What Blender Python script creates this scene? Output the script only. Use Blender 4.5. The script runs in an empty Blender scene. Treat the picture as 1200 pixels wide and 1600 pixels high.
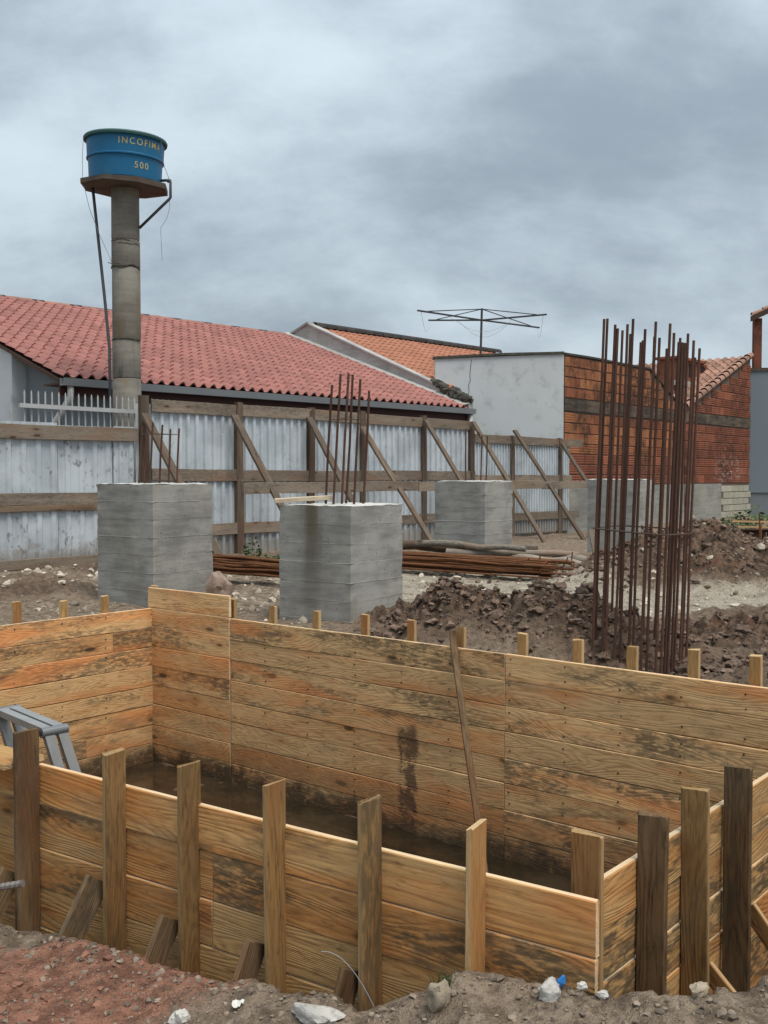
import bpy, math, random
import numpy as np
from mathutils import Matrix, Vector, noise as mnoise

R = math.radians
SC = bpy.context.scene
COL = SC.collection
random.seed(7)
RNG = np.random.default_rng(11)

# ------------------------------------------------------------------ camera
cam_data = bpy.data.cameras.new('camera')
cam = bpy.data.objects.new('camera', cam_data)
COL.objects.link(cam)
cam_data.sensor_fit = 'HORIZONTAL'
cam_data.sensor_width = 36.0
cam_data.lens = 48.0
cam_data.clip_start = 0.05
cam_data.clip_end = 2000.0
cam.location = (0.0, 0.0, 1.5)
cam.rotation_euler = (R(90.0) - math.atan(55.0 / 1600.0), 0.0, 0.0)
SC.camera = cam
SC.render.resolution_x = 768
SC.render.resolution_y = 1024

# ------------------------------------------------------------------ node helper
class G:
    def __init__(self, nt):
        self.nt = nt

    def n(self, typ, ins=None, **props):
        nd = self.nt.nodes.new(typ)
        for k, v in props.items():
            setattr(nd, k, v)
        for k, v in (ins or {}).items():
            s = nd.inputs[k]
            if isinstance(v, bpy.types.NodeSocket):
                self.nt.links.new(v, s)
            else:
                s.default_value = v
        return nd

    def math(self, op, a, b=0.0, c=0.0, clamp=False):
        nd = self.n('ShaderNodeMath', {0: a, 1: b, 2: c}, operation=op)
        nd.use_clamp = clamp
        return nd.outputs[0]

    def vmath(self, op, a, b=(0, 0, 0)):
        return self.n('ShaderNodeVectorMath', {0: a, 1: b}, operation=op).outputs[0]

    def noise(self, vec, scale, detail=4.0, rough=0.55, w=None, dist=0.0):
        ins = {'Vector': vec, 'Scale': scale, 'Detail': detail, 'Roughness': rough, 'Distortion': dist}
        if w is not None:
            ins['W'] = w
        nd = self.nt.nodes.new('ShaderNodeTexNoise')
        nd.noise_dimensions = '4D' if w is not None else '3D'
        for k, v in ins.items():
            if isinstance(v, bpy.types.NodeSocket):
                self.nt.links.new(v, nd.inputs[k])
            else:
                nd.inputs[k].default_value = v
        return nd.outputs['Fac']

    def ramp(self, fac, lo, hi, a=0.0, b=1.0):
        nd = self.n('ShaderNodeMapRange', {'Value': fac, 'From Min': lo, 'From Max': hi, 'To Min': a, 'To Max': b}, interpolation_type='SMOOTHSTEP')
        return nd.outputs[0]

    def mix(self, fac, a, b, mode='MIX'):
        nd = self.nt.nodes.new('ShaderNodeMix')
        nd.data_type = 'RGBA'
        nd.blend_type = mode
        for idx, v in ((0, fac), (6, a), (7, b)):
            s = nd.inputs[idx]
            if isinstance(v, bpy.types.NodeSocket):
                self.nt.links.new(v, s)
            elif idx == 0:
                s.default_value = v
            else:
                s.default_value = (v[0], v[1], v[2], 1.0)
        return nd.outputs[2]

    def bump(self, h, strength=0.4, dist=0.01):
        return self.n('ShaderNodeBump', {'Height': h, 'Strength': strength, 'Distance': dist}).outputs[0]

    def sep(self, v):
        return self.n('ShaderNodeSeparateXYZ', {0: v}).outputs

    def comb(self, x, y, z):
        return self.n('ShaderNodeCombineXYZ', {0: x, 1: y, 2: z}).outputs[0]


# ------------------------------------------------------------------ world and sun
SUN_DIR = Vector((0.26, -0.34, 0.90)).normalized()      # towards the sun
world = bpy.data.worlds.new('World')
SC.world = world
world.use_nodes = True
wn = world.node_tree
wn.nodes.clear()
g = G(wn)
sky = g.n('ShaderNodeTexSky', sky_type='NISHITA', sun_disc=False)
sky.sun_elevation = math.asin(SUN_DIR.z)
sky.sun_rotation = math.atan2(SUN_DIR.x, SUN_DIR.y)
sky.air_density = 1.0
sky.dust_density = 2.0
skyc = g.mix(1.0, sky.outputs[0], (0.10, 0.10, 0.10), 'MULTIPLY')
tc = g.n('ShaderNodeTexCoord').outputs['Generated']
dx, dy, dz = g.sep(tc)[0:3]
dzc = g.math('ADD', g.math('MAXIMUM', dz, 0.0), 0.62)
pl = g.comb(g.math('DIVIDE', dx, dzc), g.math('DIVIDE', dy, dzc), 0.0)
SKY_OFF = (19.19, 33.79, 0.0)
pl = g.vmath('ADD', pl, SKY_OFF)
pl1 = g.vmath('MULTIPLY', pl, (1.0, 1.55, 1.0))
big = g.noise(pl1, 1.9, 3.0, 0.50, dist=0.1)
mid = g.noise(g.vmath('MULTIPLY', pl, (1.0, 1.5, 1.0)), 4.6, 9.0, 0.60, dist=0.05)
cl = g.math('ADD', g.math('MULTIPLY', big, 0.60), g.math('MULTIPLY', mid, 0.40))
clf = g.ramp(cl, 0.36, 0.66)
cloud = g.mix(clf, (0.152, 0.184, 0.212), (0.325, 0.378, 0.412))
# an overcast sky brightens evenly towards the zenith
lum = g.math('MULTIPLY_ADD', g.math('MAXIMUM', dz, 0.0), 0.9, 0.86)
cloud = g.mix(1.0, cloud, g.comb(lum, lum, lum), 'MULTIPLY')
wcol = g.mix(0.93, skyc, cloud)
bg = g.n('ShaderNodeBackground', {'Color': wcol, 'Strength': 1.0})
wo = g.n('ShaderNodeOutputWorld', {'Surface': bg.outputs[0]})

sd = bpy.data.lights.new('sun', 'SUN')
sd.energy = 1.5
sd.angle = R(28.0)
sd.color = (1.0, 0.93, 0.83)
sun = bpy.data.objects.new('sun', sd)
COL.objects.link(sun)
sun.rotation_euler = (-SUN_DIR).to_track_quat('-Z', 'Y').to_euler()

SC.view_settings.view_transform = 'Standard'
SC.view_settings.look = 'None'
SC.view_settings.exposure = 0.95
SC.view_settings.gamma = 1.0
SC.view_settings.use_curve_mapping = False

# ------------------------------------------------------------------ object helpers
WM = {}

def link(o, parent=None, mw=None):
    COL.objects.link(o)
    mw = mw if mw is not None else Matrix.Identity(4)
    WM[o.name] = mw.copy()
    if parent is not None:
        o.parent = parent
        o.matrix_basis = WM[parent.name].inverted() @ mw
    else:
        o.matrix_basis = mw
    return o

def tag(o, label=None, cat=None, group=None, kind=None):
    if label: o['label'] = label
    if cat: o['category'] = cat
    if group: o['group'] = group
    if kind: o['kind'] = kind
    return o

def thing(name, loc, label, cat, group=None):
    o = bpy.data.objects.new(name, None)
    o.empty_display_size = 0.1
    link(o, None, Matrix.Translation(Vector(loc)))
    return tag(o, label, cat, group)

def mesh(name, verts, faces, mat, smooth=False):
    me = bpy.data.meshes.new(name)
    me.from_pydata([tuple(v) for v in verts], [], [tuple(f) for f in faces])
    if mat is not None:
        me.materials.append(mat)
    if smooth:
        me.polygons.foreach_set('use_smooth', [True] * len(me.polygons))
    me.update()
    return me

def obj(name, me, parent=None, mw=None):
    return link(bpy.data.objects.new(name, me), parent, mw)

def frame(origin, xdir, ydir):
    x = Vector(xdir).normalized()
    y = Vector(ydir)
    y = (y - x * y.dot(x)).normalized()
    z = x.cross(y)
    m = Matrix((x, y, z)).transposed().to_4x4()
    m.translation = Vector(origin)
    return m

class MB:
    """collects pieces of one mesh"""
    def __init__(self):
        self.v, self.f = [], []

    def add(self, vs, fs):
        b = len(self.v)
        self.v += [tuple(p) for p in vs]
        self.f += [tuple(i + b for i in q) for q in fs]
        return self

    def box(self, lo, hi):
        x0, y0, z0 = lo
        x1, y1, z1 = hi
        return self.add([(x0, y0, z0), (x1, y0, z0), (x1, y1, z0), (x0, y1, z0), (x0, y0, z1), (x1, y0, z1), (x1, y1, z1), (x0, y1, z1)],
                        [(0, 3, 2, 1), (4, 5, 6, 7), (0, 1, 5, 4), (1, 2, 6, 5), (2, 3, 7, 6), (3, 0, 4, 7)])

    def prism(self, poly, z0, z1):
        n = len(poly)
        vs = [(p[0], p[1], z0) for p in poly] + [(p[0], p[1], z1) for p in poly]
        fs = [tuple(range(n - 1, -1, -1)), tuple(range(n, 2 * n))]
        fs += [(i, (i + 1) % n, n + (i + 1) % n, n + i) for i in range(n)]
        return self.add(vs, fs)

    def tube(self, pts, r, n=8, caps=True):
        pts = [Vector(p) for p in pts]
        rs = r if isinstance(r, (list, tuple)) else [r] * len(pts)
        vs, fs = [], []
        ref = Vector((0.31, 0.87, 0.39))
        for i, p in enumerate(pts):
            a = pts[max(i - 1, 0)]
            b = pts[min(i + 1, len(pts) - 1)]
            t = (b - a).normalized()
            u = (ref - t * ref.dot(t)).normalized()
            w = t.cross(u)
            for k in range(n):
                an = 2 * math.pi * k / n
                vs.append(p + (u * math.cos(an) + w * math.sin(an)) * rs[i])
        for i in range(len(pts) - 1):
            for k in range(n):
                k2 = (k + 1) % n
                fs.append((i * n + k, i * n + k2, (i + 1) * n + k2, (i + 1) * n + k))
        if caps:
            fs.append(tuple(range(n - 1, -1, -1)))
            fs.append(tuple((len(pts) - 1) * n + k for k in range(n)))
        return self.add(vs, fs)

    def lathe(self, prof, n=48, c=(0, 0)):
        vs, fs = [], []
        for (r, z) in prof:
            for k in range(n):
                a = 2 * math.pi * k / n
                vs.append((c[0] + r * math.cos(a), c[1] + r * math.sin(a), z))
        for i in range(len(prof) - 1):
            for k in range(n):
                k2 = (k + 1) % n
                fs.append((i * n + k, i * n + k2, (i + 1) * n + k2, (i + 1) * n + k))
        return self.add(vs, fs)

    def obj(self, name, mat, parent=None, mw=None, smooth=False):
        # vertices are world coordinates unless mw is given; object origin at the parent's
        if mw is None:
            mw = WM[parent.name].copy() if parent is not None else Matrix.Translation(Vector(self.v[0]))
            inv = mw.inverted()
            self.v = [tuple(inv @ Vector(p)) for p in self.v]
        return obj(name, mesh(name, self.v, self.f, mat, smooth), parent, mw)

def smooth_by_angle(o, deg=35):
    me = o.data
    me.polygons.foreach_set('use_smooth', [True] * len(me.polygons))
    try:
        me.set_sharp_from_angle(angle=R(deg))
    except Exception:
        pass

def plank_mesh(name, L, w, t, mat, seed=0, warp=0.004, seg=None, ends=0.004):
    """board from x=0..L, y=0..w, z=0..t with chamfered edges, a slight warp and uneven ends"""
    rg = random.Random(seed)
    seg = seg or max(2, min(14, int(L / 0.22)))
    c = min(0.0035, t * 0.2)
    prof = [(c, 0), (w - c, 0), (w, c), (w, t - c), (w - c, t), (c, t), (0, t - c), (0, c)]
    ph = [rg.uniform(0, 6.28) for _ in range(4)]
    vs, fs = [], []
    for i in range(seg + 1):
        s = i / seg
        x = L * s
        wy = warp * math.sin(2.2 * x + ph[0]) * 0.6 + rg.uniform(-1, 1) * warp * 0.12
        wz = warp * math.sin(1.7 * x + ph[1])
        tw = warp * 1.5 * math.sin(1.1 * x + ph[2])
        for k, (y, z) in enumerate(prof):
            ex = 0.0
            if i in (0, seg):
                ex = rg.uniform(-ends, ends)
            vs.append((x + ex, y + wy, z + wz + tw * (y / w - 0.5)))
    n = len(prof)
    for i in range(seg):
        for k in range(n):
            k2 = (k + 1) % n
            fs.append((i * n + k, (i + 1) * n + k, (i + 1) * n + k2, i * n + k2))
    fs.append(tuple(range(n)))
    fs.append(tuple(seg * n + k for k in range(n - 1, -1, -1)))
    return mesh(name, vs, fs, mat)

_seed = [0]
def plank(name, p0, p1, wdir, w, t, mat, parent=None, warp=0.004, ends=0.004, center=False):
    """board from p0 to p1 whose width grows along wdir; thickness along (p1-p0) x wdir"""
    _seed[0] += 1
    p0, p1 = Vector(p0), Vector(p1)
    m = frame(p0, p1 - p0, wdir)
    me = plank_mesh(name, (p1 - p0).length, w, t, mat, _seed[0], warp, ends=ends)
    if center:
        m = m @ Matrix.Translation((0, -w / 2, -t / 2))
    return obj(name, me, parent, m)

# ------------------------------------------------------------------ materials
def new_mat(name):
    m = bpy.data.materials.new(name)
    m.use_nodes = True
    nt = m.node_tree
    nt.nodes.clear()
    g = G(nt)
    b = g.n('ShaderNodeBsdfPrincipled')
    g.n('ShaderNodeOutputMaterial', {'Surface': b.outputs[0]})
    g.b = b
    return m, g

def fin(g, col, rough=0.8, normal=None, spec=0.3, metal=0.0):
    nt = g.nt
    for k, v in (('Base Color', col), ('Roughness', rough), ('Metallic', metal), ('Specular IOR Level', spec)):
        s = g.b.inputs[k]
        if isinstance(v, bpy.types.NodeSocket):
            nt.links.new(v, s)
        elif k == 'Base Color':
            s.default_value = (v[0], v[1], v[2], 1)
        else:
            s.default_value = v
    if normal is not None:
        nt.links.new(normal, g.b.inputs['Normal'])

def wood_mat(name, light, mid, dark, stain=(0.055, 0.052, 0.038), stain_amt=0.5, knots=True, mud=None, grain=1.0, streak=None, val=0.3, sawn=None):
    m, g = new_mat(name)
    co = g.n('ShaderNodeTexCoord').outputs['Object']
    oi = g.n('ShaderNodeObjectInfo').outputs
    rnd = oi['Random']
    w = g.math('MULTIPLY', rnd, 37.0)
    off = g.comb(g.math('MULTIPLY', rnd, 13.7), g.math('MULTIPLY', rnd, 5.3), 0.0)
    co2 = g.vmath('ADD', co, off)
    # contour lines of a stretched field give cathedral grain
    st = g.vmath('MULTIPLY', co2, (0.75, 5.5, 5.5))
    fld = g.noise(st, 1.0, 1.5, 0.45, w=w, dist=0.15)
    ring = g.math('SINE', g.math('ADD', g.math('MULTIPLY', fld, 210.0), g.math('MULTIPLY', g.noise(g.vmath('MULTIPLY', co2, (2.0, 30.0, 30.0)), 1.0, 3.0, 0.6, w=w), 5.0)))
    ring = g.math('MULTIPLY_ADD', ring, 0.5, 0.5)
    ring = g.math('POWER', ring, 1.8)
    fine = g.noise(g.vmath('MULTIPLY', co2, (7.0, 110.0, 110.0)), 1.0, 5.0, 0.68, w=w)
    zone = g.noise(g.vmath('MULTIPLY', co2, (0.9, 7.0, 7.0)), 1.0, 3.0, 0.5, w=g.math('ADD', w, 3.3))
    zone = g.math('ADD', zone, g.math('MULTIPLY', g.math('SUBTRACT', rnd, 0.5), 0.22))
    col = g.mix(g.ramp(zone, 0.38, 0.66), light, mid)
    col = g.mix(g.math('MULTIPLY', ring, 0.20 * grain), col, dark)
    col = g.mix(g.ramp(fine, 0.48, 0.72, 0.0, 0.60 * grain), col, dark)
    flk = g.noise(g.vmath('MULTIPLY', co2, (10.0, 42.0, 42.0)), 1.0, 5.0, 0.72, w=g.math('ADD', w, 14.0))
    col = g.mix(g.ramp(flk, 0.53, 0.66, 0.0, 0.55), col, dark)
    col = g.mix(g.ramp(flk, 0.46, 0.32, 0.0, 0.30), col, (min(1, light[0] * 1.15), min(1, light[1] * 1.15), min(1, light[2] * 1.15)))
    col = g.mix(g.ramp(fine, 0.46, 0.28, 0.0, 0.40), col, (min(1, light[0] * 1.18), min(1, light[1] * 1.2), min(1, light[2] * 1.25)))
    hgt = g.math('ADD', g.math('MULTIPLY', ring, -0.5), g.math('MULTIPLY', fine, -0.9))
    if knots:
        kv = g.vmath('MULTIPLY', co2, (2.6, 7.5, 0.0))
        kv = g.vmath('ADD', kv, g.comb(0.0, 0.0, w))
        vor = g.n('ShaderNodeTexVoronoi', {'Vector': kv, 'Scale': 1.0, 'Randomness': 1.0}, feature='F1')
        pick = g.math('GREATER_THAN', g.sep(vor.outputs['Color'])[0], 0.50)
        kn = g.math('MULTIPLY', g.ramp(vor.outputs['Distance'], 0.19, 0.10), pick)
        halo = g.math('MULTIPLY', g.ramp(vor.outputs['Distance'], 0.42, 0.08, 0.0, 0.45), pick)
        col = g.mix(halo, col, (mid[0] * 0.75, mid[1] * 0.6, mid[2] * 0.5))
        col = g.mix(g.math('MULTIPLY', kn, 0.85), col, (0.06, 0.028, 0.014))
    # blue-stain mould: shapes of its own, stretched along the board
    s1 = g.noise(g.vmath('MULTIPLY', co2, (1.5, 6.0, 6.0)), 1.0, 5.0, 0.62, w=g.math('ADD', w, 9.1))
    s2 = g.noise(g.vmath('MULTIPLY', co2, (14.0, 45.0, 45.0)), 1.0, 4.0, 0.65, w=g.math('ADD', w, 5.1))
    samt = g.math('ADD', s1, g.math('MULTIPLY', g.math('SUBTRACT', g.math('FRACT', g.math('MULTIPLY', rnd, 7.31)), 0.5), 0.30))
    smask = g.math('MULTIPLY', g.ramp(samt, 0.46, 0.62), g.ramp(s2, 0.38, 0.56))
    smask = g.math('MULTIPLY', smask, stain_amt)
    col = g.mix(smask, col, stain)
    # weathered grey film
    s3 = g.noise(g.vmath('MULTIPLY', co2, (2.0, 11.0, 11.0)), 1.0, 4.0, 0.6, w=g.math('ADD', w, 21.0))
    col = g.mix(g.ramp(s3, 0.46, 0.70, 0.0, 0.50 * stain_amt), col, (0.31, 0.225, 0.130))
    s4 = g.noise(g.vmath('MULTIPLY', co2, (0.8, 4.5, 4.5)), 1.0, 3.0, 0.5, w=g.math('ADD', w, 33.0))
    col = g.mix(g.ramp(s4, 0.54, 0.66, 0.0, 0.55), col, (mid[0] * 1.08, mid[1] * 0.82, mid[2] * 0.70))
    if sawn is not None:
        # sawn edges and ends are paler, and painted paler still for sky light
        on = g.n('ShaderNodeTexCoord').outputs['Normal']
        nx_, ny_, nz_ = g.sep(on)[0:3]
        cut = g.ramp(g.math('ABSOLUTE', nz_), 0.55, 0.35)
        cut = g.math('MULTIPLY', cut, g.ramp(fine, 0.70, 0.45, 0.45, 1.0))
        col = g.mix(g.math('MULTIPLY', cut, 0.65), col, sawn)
    # brightness differs from board to board
    vv = g.math('MULTIPLY_ADD', g.math('FRACT', g.math('MULTIPLY', rnd, 3.77)), val, 1.0 - val * 0.55)
    col = g.mix(1.0, col, g.comb(vv, vv, vv), 'MULTIPLY')
    rough = 0.78
    pos = g.n('ShaderNodeNewGeometry').outputs['Position']
    if mud is not None:
        z = g.sep(pos)[2]
        nz = g.noise(pos, 3.2, 5.0, 0.7)
        nz2 = g.noise(pos, 26.0, 3.0, 0.6)
        lvl = g.math('SUBTRACT', z, g.math('MULTIPLY', g.math('SUBTRACT', nz, 0.42), 0.55))
        mm = g.ramp(lvl, mud + 0.03, mud - 0.12)
        mm = g.math('MULTIPLY', mm, g.ramp(nz2, 0.18, 0.46))
        wet = g.ramp(lvl, mud + 0.30, mud + 0.02, 0.0, 0.45)
        col = g.mix(wet, col, (0.17, 0.105, 0.055))
        col = g.mix(g.math('MULTIPLY', mm, 0.88), col, (0.050, 0.036, 0.022))
        # light speckle of splashed clay higher up
        sp = g.ramp(g.noise(pos, 70.0, 2.0, 0.5), 0.66, 0.72)
        sp = g.math('MULTIPLY', sp, g.ramp(z, mud + 0.75, mud + 0.1, 0.0, 0.6))
        col = g.mix(sp, col, (0.075, 0.055, 0.035))
    if streak is not None:
        (sx, sy), (ex, ey), half, ztop = streak
        along = g.n('ShaderNodeVectorMath', {0: g.vmath('SUBTRACT', pos, (sx, sy, 0.0)), 1: (ex, ey, 0.0)}, operation='DOT_PRODUCT').outputs['Value']
        zz = g.sep(pos)[2]
        wob = g.math('MULTIPLY', g.math('SUBTRACT', g.noise(pos, 7.0, 4.0, 0.6), 0.5), 0.16)
        sm = g.ramp(g.math('ABSOLUTE', g.math('ADD', along, wob)), half, half * 0.55)
        sm = g.math('MULTIPLY', sm, g.ramp(g.math('ADD', zz, g.math('MULTIPLY', wob, 2.0)), ztop, ztop - 0.08))
        sm = g.math('MULTIPLY', sm, g.ramp(g.noise(pos, 11.0, 4.0, 0.7), 0.34, 0.52))
        col = g.mix(g.math('MULTIPLY', sm, 0.80), col, (0.075, 0.042, 0.030))
    fin(g, col, rough, g.bump(hgt, 0.45, 0.004), 0.25)
    return m

PINE_L, PINE_M, PINE_D = (0.80, 0.505, 0.240), (0.70, 0.335, 0.130), (0.25, 0.108, 0.038)
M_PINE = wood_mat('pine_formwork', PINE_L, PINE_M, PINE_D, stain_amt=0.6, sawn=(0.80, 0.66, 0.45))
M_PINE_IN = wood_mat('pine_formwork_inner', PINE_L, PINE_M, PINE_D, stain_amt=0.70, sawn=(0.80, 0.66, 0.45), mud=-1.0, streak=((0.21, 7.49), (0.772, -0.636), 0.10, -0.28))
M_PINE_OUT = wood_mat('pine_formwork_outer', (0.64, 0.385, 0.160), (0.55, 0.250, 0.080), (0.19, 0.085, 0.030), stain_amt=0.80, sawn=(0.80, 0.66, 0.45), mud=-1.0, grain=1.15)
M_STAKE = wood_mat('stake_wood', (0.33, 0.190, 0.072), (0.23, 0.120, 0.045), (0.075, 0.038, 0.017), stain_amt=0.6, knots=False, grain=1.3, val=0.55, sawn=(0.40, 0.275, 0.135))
M_STAKE_DK = wood_mat('stake_wood_wet', (0.165, 0.100, 0.048), (0.110, 0.062, 0.030), (0.028, 0.017, 0.010), stain_amt=0.6, knots=True, grain=1.6)
M_STAKE_MD = wood_mat('stake_wood_damp', (0.24, 0.155, 0.080), (0.17, 0.105, 0.055), (0.06, 0.038, 0.022), stain_amt=0.6, knots=True, grain=1.3)
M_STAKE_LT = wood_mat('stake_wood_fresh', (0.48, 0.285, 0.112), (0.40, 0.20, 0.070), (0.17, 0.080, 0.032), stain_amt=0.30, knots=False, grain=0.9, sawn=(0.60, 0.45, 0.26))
M_LATH = wood_mat('pale_lath_wood', (0.66, 0.55, 0.40), (0.58, 0.46, 0.32), (0.30, 0.22, 0.14), stain_amt=0.2, knots=False, grain=0.6)
M_FENCEW = wood_mat('fence_wood', (0.29, 0.235, 0.185), (0.215, 0.168, 0.130), (0.095, 0.074, 0.058), stain=(0.07, 0.063, 0.055), stain_amt=0.55, grain=0.8, val=0.35)
M_POST = wood_mat('fence_post_wood', (0.165, 0.125, 0.094), (0.120, 0.087, 0.063), (0.050, 0.036, 0.027), stain=(0.05, 0.045, 0.04), stain_amt=0.6, grain=0.9, val=0.5)
M_POLE_PALE = wood_mat('bleached_pole_wood', (0.40, 0.35, 0.29), (0.30, 0.25, 0.20), (0.12, 0.095, 0.075), stain_amt=0.5, grain=1.0, val=0.4)
M_POLE = wood_mat('old_pole_wood', (0.25, 0.18, 0.125), (0.16, 0.105, 0.070), (0.06, 0.042, 0.030), stain_amt=0.6, grain=1.0, val=0.5)

def concrete_mat(name, base=(0.365, 0.355, 0.325), dark=(0.195, 0.188, 0.172), warm=(0.22, 0.19, 0.135), warm_amt=0.25, scale=1.0, streak=False, runoff=None):
    m, g = new_mat(name)
    pos = g.n('ShaderNodeTexCoord').outputs['Object']
    rnd = g.n('ShaderNodeObjectInfo').outputs['Random']
    pos = g.vmath('ADD', pos, g.comb(g.math('MULTIPLY', rnd, 31.0), 0.0, 0.0))
    a = g.noise(pos, 1.6 * scale, 6.0, 0.62)
    b = g.noise(g.vmath('MULTIPLY', pos, (1.0, 1.0, 7.0)), 2.3 * scale, 5.0, 0.6)
    c = g.noise(pos, 45.0 * scale, 4.0, 0.6)
    t = g.math('ADD', g.math('MULTIPLY', a, 0.62), g.math('MULTIPLY', b, 0.38))
    col = g.mix(g.ramp(t, 0.34, 0.64), dark, base)
    col = g.mix(g.ramp(c, 0.56, 0.75, 0.0, 0.25), col, dark)
    d = g.noise(g.vmath('MULTIPLY', pos, (2.5, 2.5, 0.5)), 1.5 * scale, 4.0, 0.6)
    col = g.mix(g.ramp(d, 0.54, 0.70, 0.0, warm_amt), col, warm)
    # pits
    vor = g.n('ShaderNodeTexVoronoi', {'Vector': pos, 'Scale': 26.0 * scale}, feature='F1')
    pit = g.math('MULTIPLY', g.ramp(vor.outputs['Distance'], 0.22, 0.12), g.math('GREATER_THAN', g.sep(vor.outputs['Color'])[0], 0.80))
    col = g.mix(g.math('MULTIPLY', pit, 0.7), col, (0.06, 0.06, 0.057))
    if streak:
        s = g.noise(g.vmath('MULTIPLY', pos, (9.0, 9.0, 0.5)), 1.0, 4.0, 0.6)
        col = g.mix(g.ramp(s, 0.57, 0.70, 0.0, 0.65), col, (0.085, 0.072, 0.055))
    if runoff is not None:
        wp = g.n('ShaderNodeNewGeometry').outputs['Position']
        (rx, ry), hw, rt, rl = runoff
        al = g.n('ShaderNodeVectorMath', {0: g.vmath('SUBTRACT', wp, (rx, ry, 0.0)), 1: (-0.82, 0.57, 0.0)}, operation='DOT_PRODUCT').outputs['Value']
        wz = g.sep(wp)[2]
        wb = g.math('MULTIPLY', g.math('SUBTRACT', g.noise(g.vmath('MULTIPLY', wp, (6.0, 6.0, 1.2)), 1.0, 4.0, 0.6), 0.5), 0.20)
        rm = g.ramp(g.math('ABSOLUTE', g.math('ADD', al, wb)), hw, hw * 0.2)
        rm = g.math('MULTIPLY', rm, g.ramp(wz, rl, rt, 0.25, 0.85))
        col = g.mix(rm, col, (0.105, 0.088, 0.055))
    h = g.math('ADD', g.math('MULTIPLY', c, 0.5), g.math('SUBTRACT', g.math('MULTIPLY', t, 0.8), pit))
    fin(g, col, 0.88, g.bump(h, 0.5, 0.006), 0.25)
    return m

M_CONC = concrete_mat('cast_concrete')
M_CONC_RUN = concrete_mat('cast_concrete_stained', runoff=((-0.72, 10.03), 0.15, 1.22, 0.2))
M_CONC_TOP = concrete_mat('concrete_laitance', (0.62, 0.61, 0.57), (0.40, 0.39, 0.36), warm_amt=0.1)
M_RING = concrete_mat('old_concrete_pipe', (0.27, 0.25, 0.215), (0.17, 0.155, 0.13), (0.23, 0.155, 0.080), 0.75, streak=True)
M_SLAB = concrete_mat('slab_concrete', (0.115, 0.092, 0.074), (0.045, 0.036, 0.030), (0.16, 0.09, 0.05), 0.5, streak=True)
M_PARAPET = concrete_mat('parapet_concrete', (0.45, 0.44, 0.42), (0.30, 0.295, 0.28), warm_amt=0.2, scale=0.6)
M_BEAM = concrete_mat('stained_beam', (0.150, 0.115, 0.088), (0.035, 0.030, 0.025), warm_amt=0.4, scale=0.7)
M_PLINTH = concrete_mat('plinth_render', (0.33, 0.325, 0.30), (0.19, 0.185, 0.17), (0.30, 0.28, 0.20), 0.5, scale=0.6)

def plain(name, col, rough=0.7, var=0.12, scale=3.0, metal=0.0, spec=0.35, bump=0.0, dirt=None, dirt_amt=0.3):
    m, g = new_mat(name)
    pos = g.n('ShaderNodeTexCoord').outputs['Object']
    rnd = g.n('ShaderNodeObjectInfo').outputs['Random']
    isl = g.n('ShaderNodeNewGeometry').outputs['Random Per Island']
    pos = g.vmath('ADD', pos, g.comb(g.math('MULTIPLY', rnd, 17.0), 0.0, 0.0))
    a = g.noise(pos, scale, 5.0, 0.6)
    v = g.math('MULTIPLY_ADD', g.math('SUBTRACT', a, 0.5), 2.4 * var, 1.0)
    v = g.math('MULTIPLY', v, g.math('MULTIPLY_ADD', g.math('FRACT', g.math('ADD', rnd, isl)), var, 1.0 - var * 0.5))
    c = g.mix(1.0, col, g.comb(v, v, v), 'MULTIPLY')
    if dirt is not None:
        dd = g.noise(pos, scale * 2.7, 6.0, 0.66)
        c = g.mix(g.ramp(dd, 0.50, 0.72, 0.0, dirt_amt), c, dirt)
    nm = g.bump(g.noise(pos, scale * 14, 4.0, 0.6), bump, 0.006) if bump else None
    fin(g, c, rough, nm, spec, metal)
    return m

M_RUST = plain('rusty_steel', (0.088, 0.042, 0.028), 0.85, 0.45, 9.0, dirt=(0.045, 0.026, 0.02), dirt_amt=0.7, bump=0.3)
M_RUST_OR = plain('bright_rust', (0.165, 0.067, 0.026), 0.85, 0.5, 6.0, dirt=(0.05, 0.026, 0.017), dirt_amt=0.75, bump=0.3)
M_NAIL = plain('nail_head', (0.05, 0.042, 0.036), 0.6, 0.3, metal=0.4)
M_TIE = plain('tie_wire', (0.10, 0.065, 0.045), 0.7, 0.2)
M_BLUE = plain('faded_blue_tank', (0.008, 0.125, 0.265), 0.48, 0.10, 2.0, dirt=(0.055, 0.16, 0.22), dirt_amt=0.35)
M_LID = plain('faded_green_lid', (0.030, 0.095, 0.090), 0.6, 0.15, 3.0)
M_YEL = plain('stencil_yellow', (0.48, 0.40, 0.16), 0.7, 0.25, 12.0)
M_PIPE = plain('grey_water_pipe', (0.062, 0.068, 0.078), 0.5, 0.15)
M_WIRE = plain('thin_wire', (0.30, 0.32, 0.34), 0.6, 0.1)
M_ALU = plain('aluminium', (0.38, 0.375, 0.365), 0.42, 0.15, 6.0, metal=0.55, dirt=(0.25, 0.24, 0.22), dirt_amt=0.4)
M_HINGE = plain('cast_hinge', (0.22, 0.225, 0.23), 0.45, 0.2, 8.0, metal=0.5)
M_PLASTIC = plain('dark_plastic', (0.03, 0.032, 0.035), 0.5, 0.1)
M_WALLWHITE = plain('whitewash', (0.54, 0.565, 0.58), 0.9, 0.12, 0.9, bump=0.35, dirt=(0.30, 0.305, 0.305), dirt_amt=0.6)
M_WALLGREY = plain('grey_paint_wall', (0.34, 0.36, 0.385), 0.9, 0.07, 0.9, bump=0.2)
M_WALLDARK = plain('dark_grey_wall', (0.17, 0.19, 0.205), 0.9, 0.1, 0.9)
M_SLATE = plain('blue_grey_paint', (0.17, 0.205, 0.235), 0.85, 0.06, 0.5)
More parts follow.
